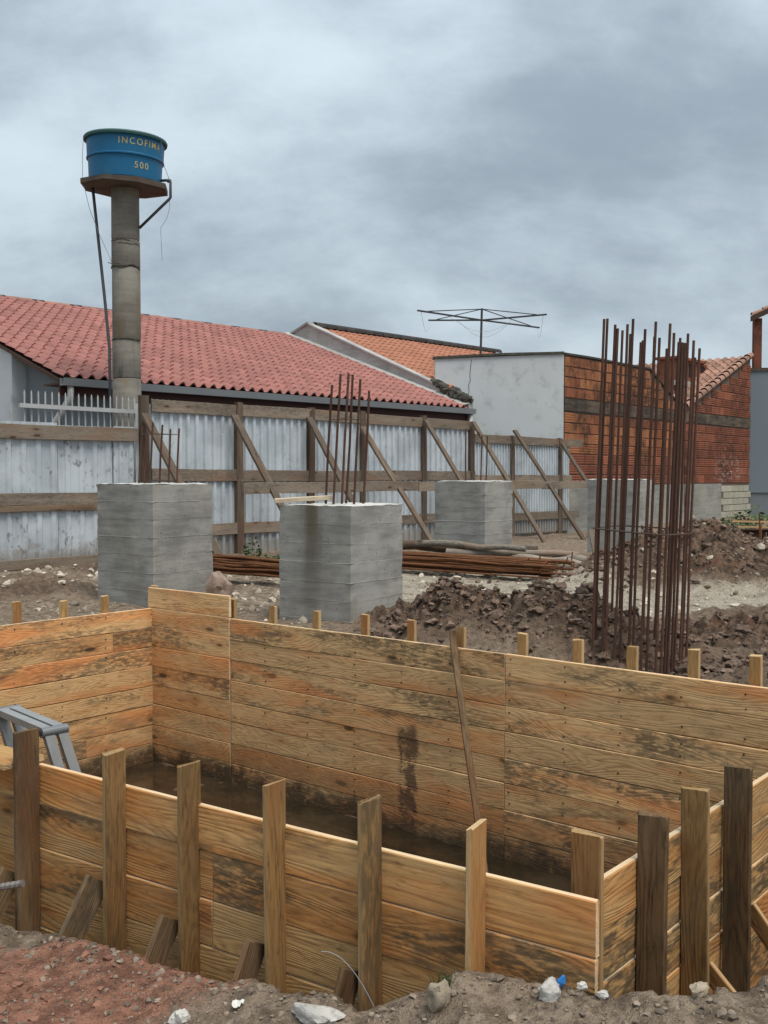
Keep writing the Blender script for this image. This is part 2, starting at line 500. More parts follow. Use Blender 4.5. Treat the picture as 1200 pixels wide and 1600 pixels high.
M_GUTTER = plain('galvanised_gutter', (0.25, 0.265, 0.275), 0.45, 0.10, 2.0, metal=0.25)
M_FASCIA = plain('dark_red_fascia', (0.060, 0.019, 0.014), 0.7, 0.2)
M_PVC = plain('off_white_pipe', (0.42, 0.42, 0.40), 0.5, 0.12, 5.0, dirt=(0.2, 0.19, 0.17), dirt_amt=0.5)
M_TILE = plain('pink_clay_tile', (0.36, 0.155, 0.128), 0.66, 0.30, 1.4, dirt=(0.38, 0.175, 0.15), dirt_amt=0.35)
M_TILE_OR = plain('orange_clay_tile', (0.38, 0.165, 0.100), 0.8, 0.22, 0.8, dirt=(0.30, 0.10, 0.06), dirt_amt=0.5)
M_TILE_OLD = plain('weathered_clay_tile', (0.31, 0.175, 0.125), 0.85, 0.45, 1.2, dirt=(0.12, 0.07, 0.05), dirt_amt=0.65)
M_RIDGE = plain('sooty_ridge_tile', (0.040, 0.036, 0.034), 0.9, 0.4, 2.0, dirt=(0.12, 0.10, 0.09), dirt_amt=0.35)
M_MOSS = plain('mossy_mortar', (0.060, 0.058, 0.048), 0.95, 0.5, 4.0, dirt=(0.20, 0.19, 0.16), dirt_amt=0.5, bump=0.5)
def brick_mat(name, base, alt, soot_amt, chalk=False):
    m, g = new_mat(name)
    wp = g.n('ShaderNodeNewGeometry').outputs['Position']
    rnd = g.n('ShaderNodeObjectInfo').outputs['Random']
    a = g.noise(wp, 2.2, 5.0, 0.6)
    col = g.mix(g.ramp(g.math('ADD', g.math('MULTIPLY', rnd, 0.6), g.math('MULTIPLY', a, 0.5)), 0.25, 0.85), base, alt)
    v = g.math('MULTIPLY_ADD', g.math('FRACT', g.math('MULTIPLY', rnd, 5.7)), 0.42, 0.76)
    col = g.mix(1.0, col, g.comb(v, v, v), 'MULTIPLY')
    s = g.noise(g.vmath('MULTIPLY', wp, (0.8, 0.8, 0.65)), 1.0, 6.0, 0.68)
    s2 = g.noise(wp, 7.0, 5.0, 0.7)
    sm = g.math('MULTIPLY', g.ramp(s, 0.42, 0.62), g.ramp(s2, 0.32, 0.58))
    col = g.mix(g.math('MULTIPLY', sm, soot_amt), col, (0.050, 0.030, 0.022))
    if chalk:
        x, y, z = g.sep(wp)[0:3]
        cm = g.math('MULTIPLY', g.ramp(g.math('ABSOLUTE', g.math('SUBTRACT', y, 37.2)), 1.3, 0.3), g.ramp(g.math('ABSOLUTE', g.math('SUBTRACT', z, 1.75)), 0.60, 0.25))
        cm = g.math('MULTIPLY', cm, g.ramp(g.noise(g.vmath('MULTIPLY', wp, (1.0, 1.0, 2.5)), 4.0, 5.0, 0.7), 0.50, 0.64))
        col = g.mix(g.math('MULTIPLY', cm, 0.75), col, (0.50, 0.45, 0.42))
    fin(g, col, 0.9, g.bump(s2, 0.35, 0.01), 0.2)
    return m
M_BRICK = brick_mat('fired_block', (0.36, 0.150, 0.070), (0.235, 0.085, 0.044), 0.92)
M_BRICK_R = brick_mat('red_fluted_block', (0.31, 0.115, 0.068), (0.215, 0.078, 0.048), 0.75, chalk=True)
M_MORTAR = plain('sooty_mortar', (0.13, 0.095, 0.075), 0.95, 0.4, 1.2, dirt=(0.04, 0.035, 0.03), dirt_amt=0.6, bump=0.3)
M_PALEBRICK = plain('limewashed_block', (0.40, 0.385, 0.31), 0.9, 0.2, 1.5, dirt=(0.22, 0.22, 0.17), dirt_amt=0.5)
M_RAIL = plain('white_railing', (0.40, 0.41, 0.405), 0.6, 0.15, 8.0, dirt=(0.25, 0.24, 0.22), dirt_amt=0.4)
M_ANT = plain('clothesline_steel', (0.050, 0.056, 0.063), 0.6, 0.2)
M_TIMBER_DK = plain('dark_eave_timber', (0.075, 0.040, 0.028), 0.85, 0.3)
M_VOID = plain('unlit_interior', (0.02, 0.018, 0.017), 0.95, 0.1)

def sheet_mat():
    m, g = new_mat('stained_white_sheet')
    pos = g.n('ShaderNodeTexCoord').outputs['Object']
    rnd = g.n('ShaderNodeObjectInfo').outputs['Random']
    pos = g.vmath('ADD', pos, g.comb(g.math('MULTIPLY', rnd, 23.0), 0.0, 0.0))
    a = g.noise(pos, 1.3, 5.0, 0.6)
    col = g.mix(g.ramp(a, 0.35, 0.65), (0.40, 0.445, 0.48), (0.54, 0.59, 0.63))
    st = g.noise(g.vmath('MULTIPLY', pos, (6.0, 6.0, 0.6)), 1.0, 5.0, 0.65)
    col = g.mix(g.ramp(st, 0.52, 0.72, 0.0, 0.30), col, (0.27, 0.28, 0.285))
    sp = g.noise(g.vmath('MULTIPLY', pos, (1.0, 1.0, 0.55)), 14.0, 4.0, 0.65)
    spm = g.math('MULTIPLY', g.ramp(sp, 0.56, 0.62), g.ramp(g.noise(pos, 1.9, 3.0, 0.5), 0.40, 0.58))
    spk_amt = g.ramp(g.sep(g.n('ShaderNodeNewGeometry').outputs['Position'])[0], -3.6, -4.6, 0.30, 0.8)
    col = g.mix(g.math('MULTIPLY', spm, spk_amt), col, (0.17, 0.17, 0.16))
    z = g.sep(g.n('ShaderNodeNewGeometry').outputs['Position'])[2]
    md = g.math('ADD', z, g.math('MULTIPLY', g.noise(pos, 5.0, 4.0, 0.7), -0.8))
    col = g.mix(g.ramp(md, 0.18, -0.12, 0.0, 0.7), col, (0.22, 0.185, 0.15))
    fin(g, col, 0.55, g.bump(a, 0.1, 0.01), 0.35)
    return m
M_SHEET = sheet_mat()

def soil_mat(name='soil'):
    m, g = new_mat(name)
    pos = g.n('ShaderNodeNewGeometry').outputs['Position']
    at = g.n('ShaderNodeVertexColor', layer_name='soil').outputs['Color']
    red, pale, dark = g.n('ShaderNodeSeparateColor', {0: at}).outputs[0:3]
    a = g.noise(pos, 1.7, 6.0, 0.65)
    b = g.noise(pos, 13.0, 6.0, 0.68)
    c = g.noise(pos, 75.0, 4.0, 0.65)
    col = g.mix(g.ramp(b, 0.36, 0.66), (0.150, 0.110, 0.077), (0.360, 0.280, 0.205))
    col = g.mix(g.ramp(a, 0.45, 0.65, 0.0, 0.5), col, (0.235, 0.172, 0.125))
    rr = g.math('ADD', red, g.math('MULTIPLY', g.math('SUBTRACT', g.noise(pos, 6.5, 5.0, 0.7), 0.5), 1.1))
    redc = g.mix(g.ramp(b, 0.38, 0.62), (0.190, 0.092, 0.060), (0.400, 0.195, 0.130))
    col = g.mix(g.math('MULTIPLY', g.ramp(rr, 0.35, 0.70), g.ramp(red, 0.0, 0.12)), col, redc)
    pp = g.math('ADD', pale, g.math('MULTIPLY', g.math('SUBTRACT', b, 0.5), 1.2))
    palec = g.mix(g.ramp(c, 0.35, 0.65), (0.27, 0.225, 0.170), (0.58, 0.52, 0.42))
    palec = g.mix(g.ramp(g.noise(pos, 4.0, 6.0, 0.7), 0.47, 0.66, 0.0, 0.75), palec, (0.20, 0.155, 0.115))
    col = g.mix(g.math('MULTIPLY', g.ramp(pp, 0.25, 0.75), g.ramp(pale, 0.0, 0.12)), col, palec)
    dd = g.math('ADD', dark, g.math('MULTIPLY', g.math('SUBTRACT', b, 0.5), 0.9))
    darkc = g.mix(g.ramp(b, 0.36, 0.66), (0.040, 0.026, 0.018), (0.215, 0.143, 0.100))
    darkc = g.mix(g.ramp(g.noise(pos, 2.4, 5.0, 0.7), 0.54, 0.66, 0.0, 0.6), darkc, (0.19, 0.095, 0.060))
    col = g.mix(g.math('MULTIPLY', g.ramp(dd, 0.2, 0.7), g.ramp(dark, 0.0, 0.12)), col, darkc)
    # fine grit, light and dark
    col = g.mix(g.ramp(c, 0.60, 0.72, 0.0, 0.55), col, (0.40, 0.35, 0.28))
    col = g.mix(g.ramp(c, 0.42, 0.30, 0.0, 0.55), col, (0.055, 0.040, 0.030))
    spk = g.noise(pos, 38.0, 3.0, 0.5)
    col = g.mix(g.ramp(spk, 0.68, 0.73, 0.0, 0.6), col, (0.045, 0.035, 0.028))
    h = g.math('ADD', g.math('MULTIPLY', b, 1.3), g.math('MULTIPLY', c, 0.7))
    fin(g, col, 0.93, g.bump(h, 1.0, 0.035), 0.2)
    return m
M_SOIL = soil_mat()
M_CLOD = plain('clod_earth', (0.165, 0.113, 0.083), 0.95, 0.8, 14.0, dirt=(0.060, 0.040, 0.030), dirt_amt=0.7, bump=0.8)
M_CLOD_RED = plain('red_clay_clod', (0.26, 0.130, 0.090), 0.95, 0.35, 12.0, dirt=(0.15, 0.08, 0.055), dirt_amt=0.5, bump=0.6)
M_GRIT = plain('mixed_grit', (0.215, 0.170, 0.130), 0.9, 0.9, 14.0, dirt=(0.12, 0.09, 0.07), dirt_amt=0.5, bump=0.4)
M_GRIT_PALE = plain('pale_grit', (0.40, 0.345, 0.275), 0.9, 0.9, 14.0, dirt=(0.16, 0.125, 0.095), dirt_amt=0.5, bump=0.4)
M_RUBBLE = plain('pale_rubble', (0.55, 0.53, 0.49), 0.92, 0.22, 12.0, dirt=(0.23, 0.20, 0.165), dirt_amt=0.75, bump=0.7)
M_ROCKTAN = plain('tan_rock', (0.36, 0.30, 0.22), 0.92, 0.25, 14.0, dirt=(0.20, 0.16, 0.12), dirt_amt=0.6, bump=0.7)
M_ROCKPINK = plain('pinkish_rock', (0.34, 0.25, 0.20), 0.92, 0.3, 9.0, dirt=(0.15, 0.10, 0.08), dirt_amt=0.7, bump=0.7)
M_BRICKBIT = plain('brick_bit', (0.42, 0.14, 0.08), 0.9, 0.2, 20.0, bump=0.4)
M_BLUEBIT = plain('blue_plastic', (0.03, 0.19, 0.52), 0.4, 0.1)
M_PAPER = plain('dirty_paper', (0.68, 0.67, 0.62), 0.9, 0.1, 20.0, dirt=(0.35, 0.32, 0.27), dirt_amt=0.4)
M_LEAF = plain('weed_leaf', (0.062, 0.095, 0.030), 0.7, 0.5, 8.0)

def water_mat():
    m, g = new_mat('muddy_water')
    pos = g.n('ShaderNodeNewGeometry').outputs['Position']
    a = g.noise(pos, 1.4, 4.0, 0.6)
    col = g.mix(g.ramp(a, 0.35, 0.65), (0.020, 0.014, 0.008), (0.045, 0.032, 0.019))
    fin(g, col, 0.09, g.bump(g.noise(pos, 9.0, 2.0, 0.5), 0.05, 0.01), 0.5)
    return m
M_WATER = water_mat()
# ------------------------------------------------------------------ ground
def vnoise(x, y, seed=0):
    xi, yi = np.floor(x).astype(np.int64), np.floor(y).astype(np.int64)
    xf, yf = x - xi, y - yi
    u, v = xf * xf * xf * (xf * (xf * 6 - 15) + 10), yf * yf * yf * (yf * (yf * 6 - 15) + 10)
    def h(a, b):
        n = (a * 374761393 + b * 668265263 + seed * 1442695041) & 0xFFFFFFFF
        n = ((n ^ (n >> 13)) * 1274126177) & 0xFFFFFFFF
        n = (n ^ (n >> 16)) & 0xFFFFFFFF
        return n / 4294967295.0
    return (h(xi, yi) * (1 - u) + h(xi + 1, yi) * u) * (1 - v) + (h(xi, yi + 1) * (1 - u) + h(xi + 1, yi + 1) * u) * v

def fbm(x, y, f, octs, seed=0, gain=0.5, ridged=False):
    s, a, tot = 0.0, 1.0, 0.0
    for i in range(octs):
        c, sn = math.cos(0.6 + i), math.sin(0.6 + i)
        n = vnoise((x * c - y * sn) * f + 17.3 * i, (x * sn + y * c) * f + 9.1 * i, seed + i)
        if ridged:
            n = 1 - np.abs(2 * n - 1)
        s = s + a * n
        tot += a
        a *= gain
        f *= 2.03
    return s / tot

def sstep(t):
    t = np.clip(t, 0, 1)
    return t * t * (3 - 2 * t)

# edge of the excavation, camera side (left to right), then round the outside of the timber box
LIP = [(-3.55, 5.20), (-2.50, 4.52), (-1.58, 3.92), (-1.42, 3.80), (-1.13, 3.70), (-0.76, 3.46), (-0.50, 3.28), (-0.19, 3.08), (-0.07, 3.00),
       (0.115, 2.98), (0.222, 2.955), (0.36, 2.93), (0.48, 2.87), (0.60, 2.76), (0.80, 2.74), (0.97, 2.80), (1.09, 2.86), (1.5, 3.05)]
EXC = LIP + [(2.2, 3.5), (3.3, 4.9), (2.80, 5.40), (-1.26, 8.74), (-2.15, 9.46), (-4.86, 6.46)]

def poly_sd(px, py, poly):
    """signed distance, positive inside"""
    d = np.full(px.shape, 1e9)
    ins = np.zeros(px.shape, bool)
    n = len(poly)
    for i in range(n):
        x0, y0 = poly[i]
        x1, y1 = poly[(i + 1) % n]
        ex, ey = x1 - x0, y1 - y0
        t = np.clip(((px - x0) * ex + (py - y0) * ey) / (ex * ex + ey * ey), 0, 1)
        d = np.minimum(d, np.hypot(px - x0 - t * ex, py - y0 - t * ey))
        c = ((y0 > py) != (y1 > py)) & (px < (x1 - x0) * (py - y0) / (y1 - y0 + 1e-12) + x0)
        ins ^= c
    return np.where(ins, d, -d)

def gauss(x, y, cx, cy, sx, sy, rot=0.0):
    c, s = math.cos(rot), math.sin(rot)
    a, b = (x - cx) * c + (y - cy) * s, -(x - cx) * s + (y - cy) * c
    return np.exp(-0.5 * ((a / sx) ** 2 + (b / sy) ** 2))

def base_height(x, y):
    """height of the open site and mask of heaped earth"""
    near = np.interp(x, [-3.0, -1.5, -1.1, -0.5, -0.1, 0.1, 0.22, 0.5, 0.8, 1.0, 1.2, 2.0],
                     [-0.22, -0.20, -0.20, -0.14, -0.10, -0.05, 0.02, 0.05, 0.07, 0.06, 0.09, 0.10])
    far = np.interp(y, [5.0, 8.0, 11.0, 15.0, 24.0, 30.0, 60.0], [0.0, 0.03, 0.10, 0.13, 0.05, 0.0, 0.0])
    k = sstep((y - 4.2) / 3.0)
    z = near * (1 - k) + far * k
    heap = np.zeros_like(x)
    for (cx, cy, sx, sy, rot, amp) in [(0.50, 8.55, 0.42, 0.40, 0.2, 0.30), (1.05, 8.45, 0.40, 0.42, 0.0, 0.24), (1.62, 8.05, 0.45, 0.42, -0.5, 0.42), (0.30, 9.6, 0.4, 0.35, 0.0, 0.20),
                                       (4.25, 13.6, 0.75, 0.75, 0.0, 0.46), (3.4, 13.6, 0.6, 0.6, 0.0, 0.24), (5.3, 13.3, 0.8, 0.7, 0.0, 0.16), (4.3, 12.7, 1.1, 0.5, 0.1, 0.18),
                                       (3.2, 8.3, 0.9, 0.6, -0.3, 0.20), (2.75, 7.0, 0.6, 0.4, -0.6, 0.10), (3.9, 9.6, 0.8, 0.5, 0.0, 0.12),
                                       (-4.6, 12.8, 0.8, 0.5, 0.5, 0.08), (-3.9, 13.9, 0.4, 0.3, 0.0, 0.10), (-4.4, 11.6, 1.2, 0.6, 0.3, 0.10)]:
        q = gauss(x, y, cx, cy, sx, sy, rot)
        z = z + amp * q
        heap = np.maximum(heap, q * min(1.0, amp / 0.16))
    # open hole between the heaps and one round the column cage
    hole = gauss(x, y, 1.25, 9.25, 0.55, 0.30, -0.2)
    z = z - 0.28 * hole
    hole2 = gauss(x, y, 1.95, 7.6, 0.45, 0.35)
    z = z - 0.16 * hole2
    return z, heap, np.maximum(hole, hole2)

def ground_height(x, y):
    z, heap, hole = base_height(x, y)
    fade = sstep((70 - y) / 30)
    near = sstep((5.2 - y) / 1.0)
    z = z + (fbm(x, y, 1.3, 4, 3) - 0.5) * 0.09 * fade * (1 - near * 0.3)
    z = z + (fbm(x, y, 7.0, 4, 5, 0.6) - 0.5) * (0.045 + 0.02 * near) * fade
    lum = fbm(x, y, 2.6, 5, 21, 0.62, True) - 0.55
    lum2 = fbm(x, y, 8.5, 3, 27, 0.6, True) - 0.5
    lum3 = fbm(x, y, 15.0, 3, 33, 0.65) - 0.5
    z = z + heap * (lum * 0.46 + lum2 * 0.17 + lum3 * 0.10)
    # excavation
    sd = poly_sd(x, y, EXC)
    sd = sd + (fbm(x, y, 5.0, 3, 41) - 0.5) * 0.05 * near
    width = np.where(y < 4.6, 0.10, 0.05)
    k = sstep(sd / width)
    floor = -1.15 + (fbm(x, y, 1.8, 4, 51) - 0.45) * 0.14
    # slightly heaped rim along the camera-side lip
    z = z + 0.035 * near * np.exp(-(np.minimum(sd, 0) / 0.10) ** 2) * (fbm(x, y, 4.0, 3, 61))
    return z * (1 - k) + floor * k, heap, hole, sd, near

def axis(parts):
    out = []
    for a, b, s in parts:
        out += list(np.arange(a, b - 1e-6, s))
    return out
xs = axis([(-2.1, 2.2, 0.026), (2.2, 6.5, 0.05)])
xs = list(np.arange(-6.5, -2.1, 0.055)) + xs
gx, st = 6.5, 0.08
while gx < 420:
    xs.append(gx); st *= 1.16; gx += st
gx, st = -6.5, 0.08
while gx > -420:
    gx -= st; xs.insert(0, gx); st *= 1.16
ys = axis([(2.0, 4.5, 0.026), (4.5, 7.2, 0.05), (7.2, 10.5, 0.034), (10.5, 16.0, 0.055), (16.0, 24.0, 0.16)])
gy, st = 24.0, 0.2
while gy < 500:
    ys.append(gy); st *= 1.16; gy += st
gy, st = 2.0, 0.06
while gy > -60:
    gy -= st; ys.insert(0, gy); st *= 1.22
X, Y = np.meshgrid(np.array(xs), np.array(ys))
Z, HEAP, HOLE, SD, NEAR = ground_height(X, Y)
ny, nx = X.shape
co = np.stack([X, Y, Z], -1).reshape(-1, 3)
ii = np.arange((ny - 1) * (nx - 1))
r0 = (ii // (nx - 1)) * nx + ii % (nx - 1)
quads = np.stack([r0, r0 + 1, r0 + nx + 1, r0 + nx], -1)
gm = bpy.data.meshes.new('ground')
gm.vertices.add(len(co)); gm.vertices.foreach_set('co', co.ravel())
gm.loops.add(quads.size); gm.loops.foreach_set('vertex_index', quads.ravel().astype(np.int32))
gm.polygons.add(len(quads)); gm.polygons.foreach_set('loop_start', (np.arange(len(quads)) * 4).astype(np.int32))
gm.update(calc_edges=True)
gm.polygons.foreach_set('use_smooth', np.ones(len(quads), bool))
gm.materials.append(M_SOIL)
ca = gm.color_attributes.new('soil', 'FLOAT_COLOR', 'POINT')
redm = 1.0 * NEAR * np.clip(np.maximum(gauss(X, Y, -1.12, 3.30, 0.42, 0.30) * 1.1, 0.85 * gauss(X, Y, -0.60, 3.28, 0.16, 0.08, -0.4)), 0, 1) \
    + 0.9 * gauss(X, Y, 0.78, 9.25, 0.22, 0.16) + 0.5 * gauss(X, Y, 0.2, 9.2, 0.12, 0.2)
palem = np.clip((0.95 * sstep((Y - 9.2) / 1.2) * sstep((15.5 - Y) / 1.5) * sstep((X + 0.4) / 0.8) + 0.35 * sstep((Y - 10) / 1) * sstep((16 - Y) / 1.0)) * (1 - np.clip(HEAP * 1.5, 0, 1)), 0, 1)
palem = np.maximum(palem, 0.5 * gauss(X, Y, 3.2, 10.6, 1.2, 0.7))
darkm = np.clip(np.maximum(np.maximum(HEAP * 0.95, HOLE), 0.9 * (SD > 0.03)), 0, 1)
cols = np.stack([np.clip(redm, 0, 1), palem, darkm, np.ones_like(X)], -1).astype(np.float32)
ca.data.foreach_set('color', cols.ravel())
ground = obj('ground', gm)
tag(ground, kind='structure')

def gz(x, y):
    return float(ground_height(np.array([float(x)]), np.array([float(y)]))[0][0])

# shallow muddy water standing on the pit floor
wv = [(-4.66, 6.48, -1.10), (-2.10, 9.28, -1.10), (-1.28, 8.60, -1.10), (2.58, 5.42, -1.10), (0.66, 3.10, -1.10)]
tag(obj('water', mesh('water', wv, [(0, 4, 3, 2, 1)], M_WATER)), kind='structure')

# ------------------------------------------------------------------ timber formwork round the pit
UPV = Vector((0, 0, 1))
def V2(a, z=0.0): return Vector((a[0], a[1], z))

A, B, C_, D = (-2.12, 9.336), (-1.304, 8.657), (0.851, 6.949), (2.67, 5.39)
LC = (-4.70, 6.445)
FR = (0.600, 2.852)
R0 = (0.632, 3.030)

def board_wall(parent, p0, p1, z0, z1, rows, t, mat, joints=(), side=1, jitter=0.0015, row_h=None):
    """horizontal boards from p0 to p1; each board its own mesh"""
    p0, p1 = V2(p0), V2(p1)
    d = (p1 - p0)
    L = d.length
    d.normalize()
    h = (z1 - z0) / rows
    edges = [z0 + h * i + (random.uniform(-0.008, 0.008) if 0 < i < rows else 0) for i in range(rows + 1)]
    for i in range(rows):
        cuts = [0.0] + sorted(j for (r, j) in joints if r in (i, -1)) + [L]
        for a, b in zip(cuts[:-1], cuts[1:]):
            gap = 0.0025
            off = random.uniform(-jitter, jitter)
            nrm = d.cross(UPV) * side
            q0 = p0 + d * (a + gap) + UPV * (edges[i] + 0.0022) + nrm * off
            q1 = p0 + d * (b - gap) + UPV * (edges[i] + 0.0022) + nrm * off
            if side > 0:
                plank('plank', q0, q1, UPV, edges[i + 1] - edges[i] - 0.0044, t, mat, parent, warp=0.0025, ends=0.002)
            else:
                plank('plank', q1, q0, UPV, edges[i + 1] - edges[i] - 0.0044, t, mat, parent, warp=0.0025, ends=0.002)

def stake(parent, base, zt, zb, out, w, t, mat, along):
    """upright board standing edge-on to a wall: wide dimension along out"""
    b = V2(base)
    o = V2(out).normalized()
    a = V2(along).normalized()
    lean = o * random.uniform(-0.008, 0.008) + a * random.uniform(-0.008, 0.008)
    p0 = b + UPV * zb
    p1 = b + UPV * zt + lean
    m = frame(p0, p1 - p0, o)
    _seed[0] += 1
    me = plank_mesh('stake', (p1 - p0).length, w, t, mat, _seed[0], 0.003, ends=0.006)
    return obj('stake', me, parent, m)

# back wall (two lengths of board meeting at C_)
bw = thing('timber_formwork', (C_[0], C_[1], -1.1), 'long timber formwork wall at the far side of the pit with a leaning pole', 'formwork')
Lbc = (V2(C_) - V2(B)).length
board_wall(bw, B, D, -1.12, 0.30, 8, 0.026, M_PINE_IN, joints=[(-1, Lbc)], side=-1)
nb = Vector((0.636, 0.772, 0))
db = Vector((0.772, -0.636, 0))
for (x, y) in [(-0.967, 8.392), (-0.592, 8.092), (-0.202, 7.783), (0.154, 7.50), (0.491, 7.233), (0.885, 6.921), (1.206, 6.655), (1.503, 6.40), (1.812, 6.133), (2.10, 5.88), (2.42, 5.60)]:
    q = Vector((x, y, 0)) + nb * 0.034
    stake(bw, (q.x, q.y), 0.30 + random.uniform(0.12, 0.165), -0.9, (db.x, db.y), 0.068, 0.035, M_STAKE_LT, (nb.x, nb.y))

def nails(parent, pts, nin, zrows):
    mb = MB()
    for (x, y) in pts:
        for z in zrows:
            for dz_ in (0.045, 0.135):
                c = Vector((x + random.uniform(-.012, .012), y, z + dz_ + random.uniform(-.012, .012)))
                tn = Vector((-nin.y, nin.x, 0))
                vs = [c + nin * 0.003 + (tn * math.cos(k * 1.0472) + UPV * math.sin(k * 1.0472)) * 0.0055 for k in range(6)]
                vs += [v - nin * 0.006 for v in vs]
                mb.add(vs, [(0, 1, 2, 3, 4, 5)] + [(k, 6 + k, 6 + (k + 1) % 6, (k + 1) % 6) for k in range(6)])
    o = mb.obj('nail_heads', M_NAIL, parent)
    o['kind'] = 'stuff'
BST = [(-0.967, 8.392), (-0.592, 8.092), (-0.202, 7.783), (0.154, 7.50), (0.491, 7.233), (0.885, 6.921), (1.206, 6.655), (1.503, 6.40), (1.812, 6.133), (2.10, 5.88)]
nbl = (V2(C_) - V2(B)).normalized()
ndl = (V2(D) - V2(B)).normalized()
BSP = []
for (x, y) in BST:
    s_ = (Vector((x, y, 0)) - V2(B)).dot(ndl)
    q = V2(B) + ndl * s_
    BSP.append((q.x, q.y))
nails(bw, BSP, Vector((ndl.y, -ndl.x, 0)), [-1.12 + 0.1775 * k for k in range(8)])

# narrow corner panel standing one board higher
cp = thing('timber_formwork', (-1.7, 9.0, -1.1), 'narrow formwork panel in the far corner, one board taller than its neighbours', 'formwork')
ain = Vector((-0.636, -0.772, 0)) * 0.007
pa, pb = (-2.165 + ain.x, 9.375 + ain.y), (-1.310 + ain.x, 8.662 + ain.y)
board_wall(cp, pa, pb, -1.12, 0.49, 9, 0.026, M_PINE_IN, side=-1, jitter=0.0012)
stake(cp, (-2.16, 9.41), 0.50, -0.9, (0.772, -0.636), 0.075, 0.03, M_STAKE_LT, (0.636, 0.772))
stake(cp, (-1.345, 8.76), 0.455, -0.9, (0.772, -0.636), 0.085, 0.04, M_STAKE, (0.636, 0.772))

# left wall
lw = thing('timber_formwork', (-3.4, 7.9, -1.1), 'formwork wall running from the tall corner panel towards the ladder', 'formwork')
Ll = (V2(A) - V2(LC)).length
board_wall(lw, LC, A, -1.12, 0.30, 8, 0.026, M_PINE_IN, joints=[(6, Ll - 0.42), (3, Ll - 1.5), (1, Ll - 0.7)], side=-1)
nl = Vector((-0.742, 0.67, 0))
dl = Vector((0.67, 0.742, 0))
for (x, y) in [(-3.02, 8.34), (-2.735, 8.66), (-2.455, 8.97), (-3.5, 7.81)]:
    q = Vector((x, y, 0)) + nl * 0.036
    stake(lw, (q.x, q.y), 0.30 + random.uniform(0.13, 0.17), -0.9, (dl.x, dl.y), 0.075, 0.035, M_STAKE_LT, (nl.x, nl.y))

ldl = (V2(A) - V2(LC)).normalized()
nails(lw, [tuple((V2(A) - ldl * d_).xy) for d_ in (0.50, 0.93, 1.36, 1.85, 2.4)], Vector((ldl.y, -ldl.x, 0)), [-1.12 + 0.1775 * k for k in range(8)])

# front wall, seen from outside
fwl = thing('timber_formwork', (-0.4, 3.55, -1.1), 'near formwork wall with six upright stakes beside the muddy bank', 'formwork')
dfr = Vector((0.828, -0.561, 0))
nf = Vector((-0.561, -0.828, 0))
Lf = (V2(FR) - V2(LC)).length
board_wall(fwl, LC, FR, -1.076, 0.30, 8, 0.026, M_PINE_OUT, joints=[(6, Lf - 1.48), (5, Lf - 1.48), (3, Lf - 0.72), (4, Lf - 2.47)], side=-1, jitter=0.0016)
front_stakes = [((-1.436, 4.230), 0.456, 0.115, M_STAKE_DK), ((-1.002, 3.939), 0.446, 0.106, M_STAKE), ((-0.677, 3.735), 0.457, 0.104, M_STAKE),
                ((-0.338, 3.499), 0.457, 0.104, M_STAKE), ((-0.010, 3.266), 0.472, 0.104, M_STAKE), ((0.300, 3.058), 0.466, 0.100, M_STAKE_LT)]
for (p, zt, w, m) in front_stakes:
    q = Vector((p[0], p[1], 0)) - dfr * 0.012 + nf * 0.004
    stake(fwl, (q.x, q.y), zt, -1.05, (nf.x, nf.y), w, 0.022, m, (dfr.x, dfr.y))
for (p, zb, out) in [((-1.436, 4.230), -0.30, 0.42), ((-1.002, 3.939), -0.22, 0.42), ((-0.677, 3.735), -0.28, 0.36), ((-0.338, 3.499), -0.26, 0.34), ((-0.010, 3.266), -0.24, 0.30)]:
    b0 = Vector((p[0], p[1], 0)) + nf * 0.10 - dfr * 0.05
    top = b0 + UPV * (zb + 0.17)
    bot = b0 + nf * out + UPV * (zb - 0.42)
    plank('brace', bot, top, UPV, 0.115, 0.022, M_STAKE_DK if p[0] > -0.2 else M_STAKE_MD, fwl, center=True)
# board lying flat along the top of the wall, left of the first stake
cap0 = V2((-2.55, 4.985)) + UPV * 0.304
cap1 = V2((-1.45, 4.245)) + UPV * 0.304
plank('capping_board', cap1 - nf * 0.03, cap0 - nf * 0.03, nf, 0.20, 0.028, M_STAKE_LT, fwl)

# right wall, seen along its outer face
rw = thing('timber_formwork', (1.4, 3.9, -1.1), 'formwork wall seen edge-on at the right, braced by tall rough stakes', 'formwork')
dr = Vector((0.651, 0.759, 0))
no = Vector((0.759, -0.651, 0))
board_wall(rw, R0, (D[0] - 0.07, D[1] - 0.02), -1.10, 0.30, 9, 0.026, M_PINE_OUT, side=1, jitter=0.0016)
for (p, zt, w, m, inside) in [((0.672, 3.040), 0.432, 0.10, M_STAKE, True), ((0.784, 3.179), 0.447, 0.095, M_STAKE_DK, False), ((1.012, 3.440), 0.452, 0.093, M_STAKE, False),
                              ((1.225, 3.690), 0.453, 0.100, M_STAKE_DK, False), ((1.62, 4.13), 0.45, 0.10, M_STAKE, False)]:
    q = Vector((p[0], p[1], 0))
    if inside:
        q = Vector((0.620, 3.006, 0)) - no * 0.075
        stake(rw, (q.x, q.y), zt, -1.05, (no.x, no.y), 0.10, 0.024, m, (dr.x, dr.y))
    else:
        q = q + no * 0.006
        stake(rw, (q.x, q.y), zt, -1.05, (no.x, no.y), w, 0.024, m, (dr.x, dr.y))
for (p, zt, out, drop) in [((1.062, 3.475), -0.17, 0.30, 0.28), ((1.30, 3.74), -0.08, 0.36, 0.42)]:
    b0 = Vector((p[0], p[1], 0)) + no * 0.05
    plank('brace', b0 + no * out + UPV * (zt - drop), b0 + UPV * zt, UPV, 0.065, 0.022, M_STAKE_LT, rw, center=True)
import bmesh
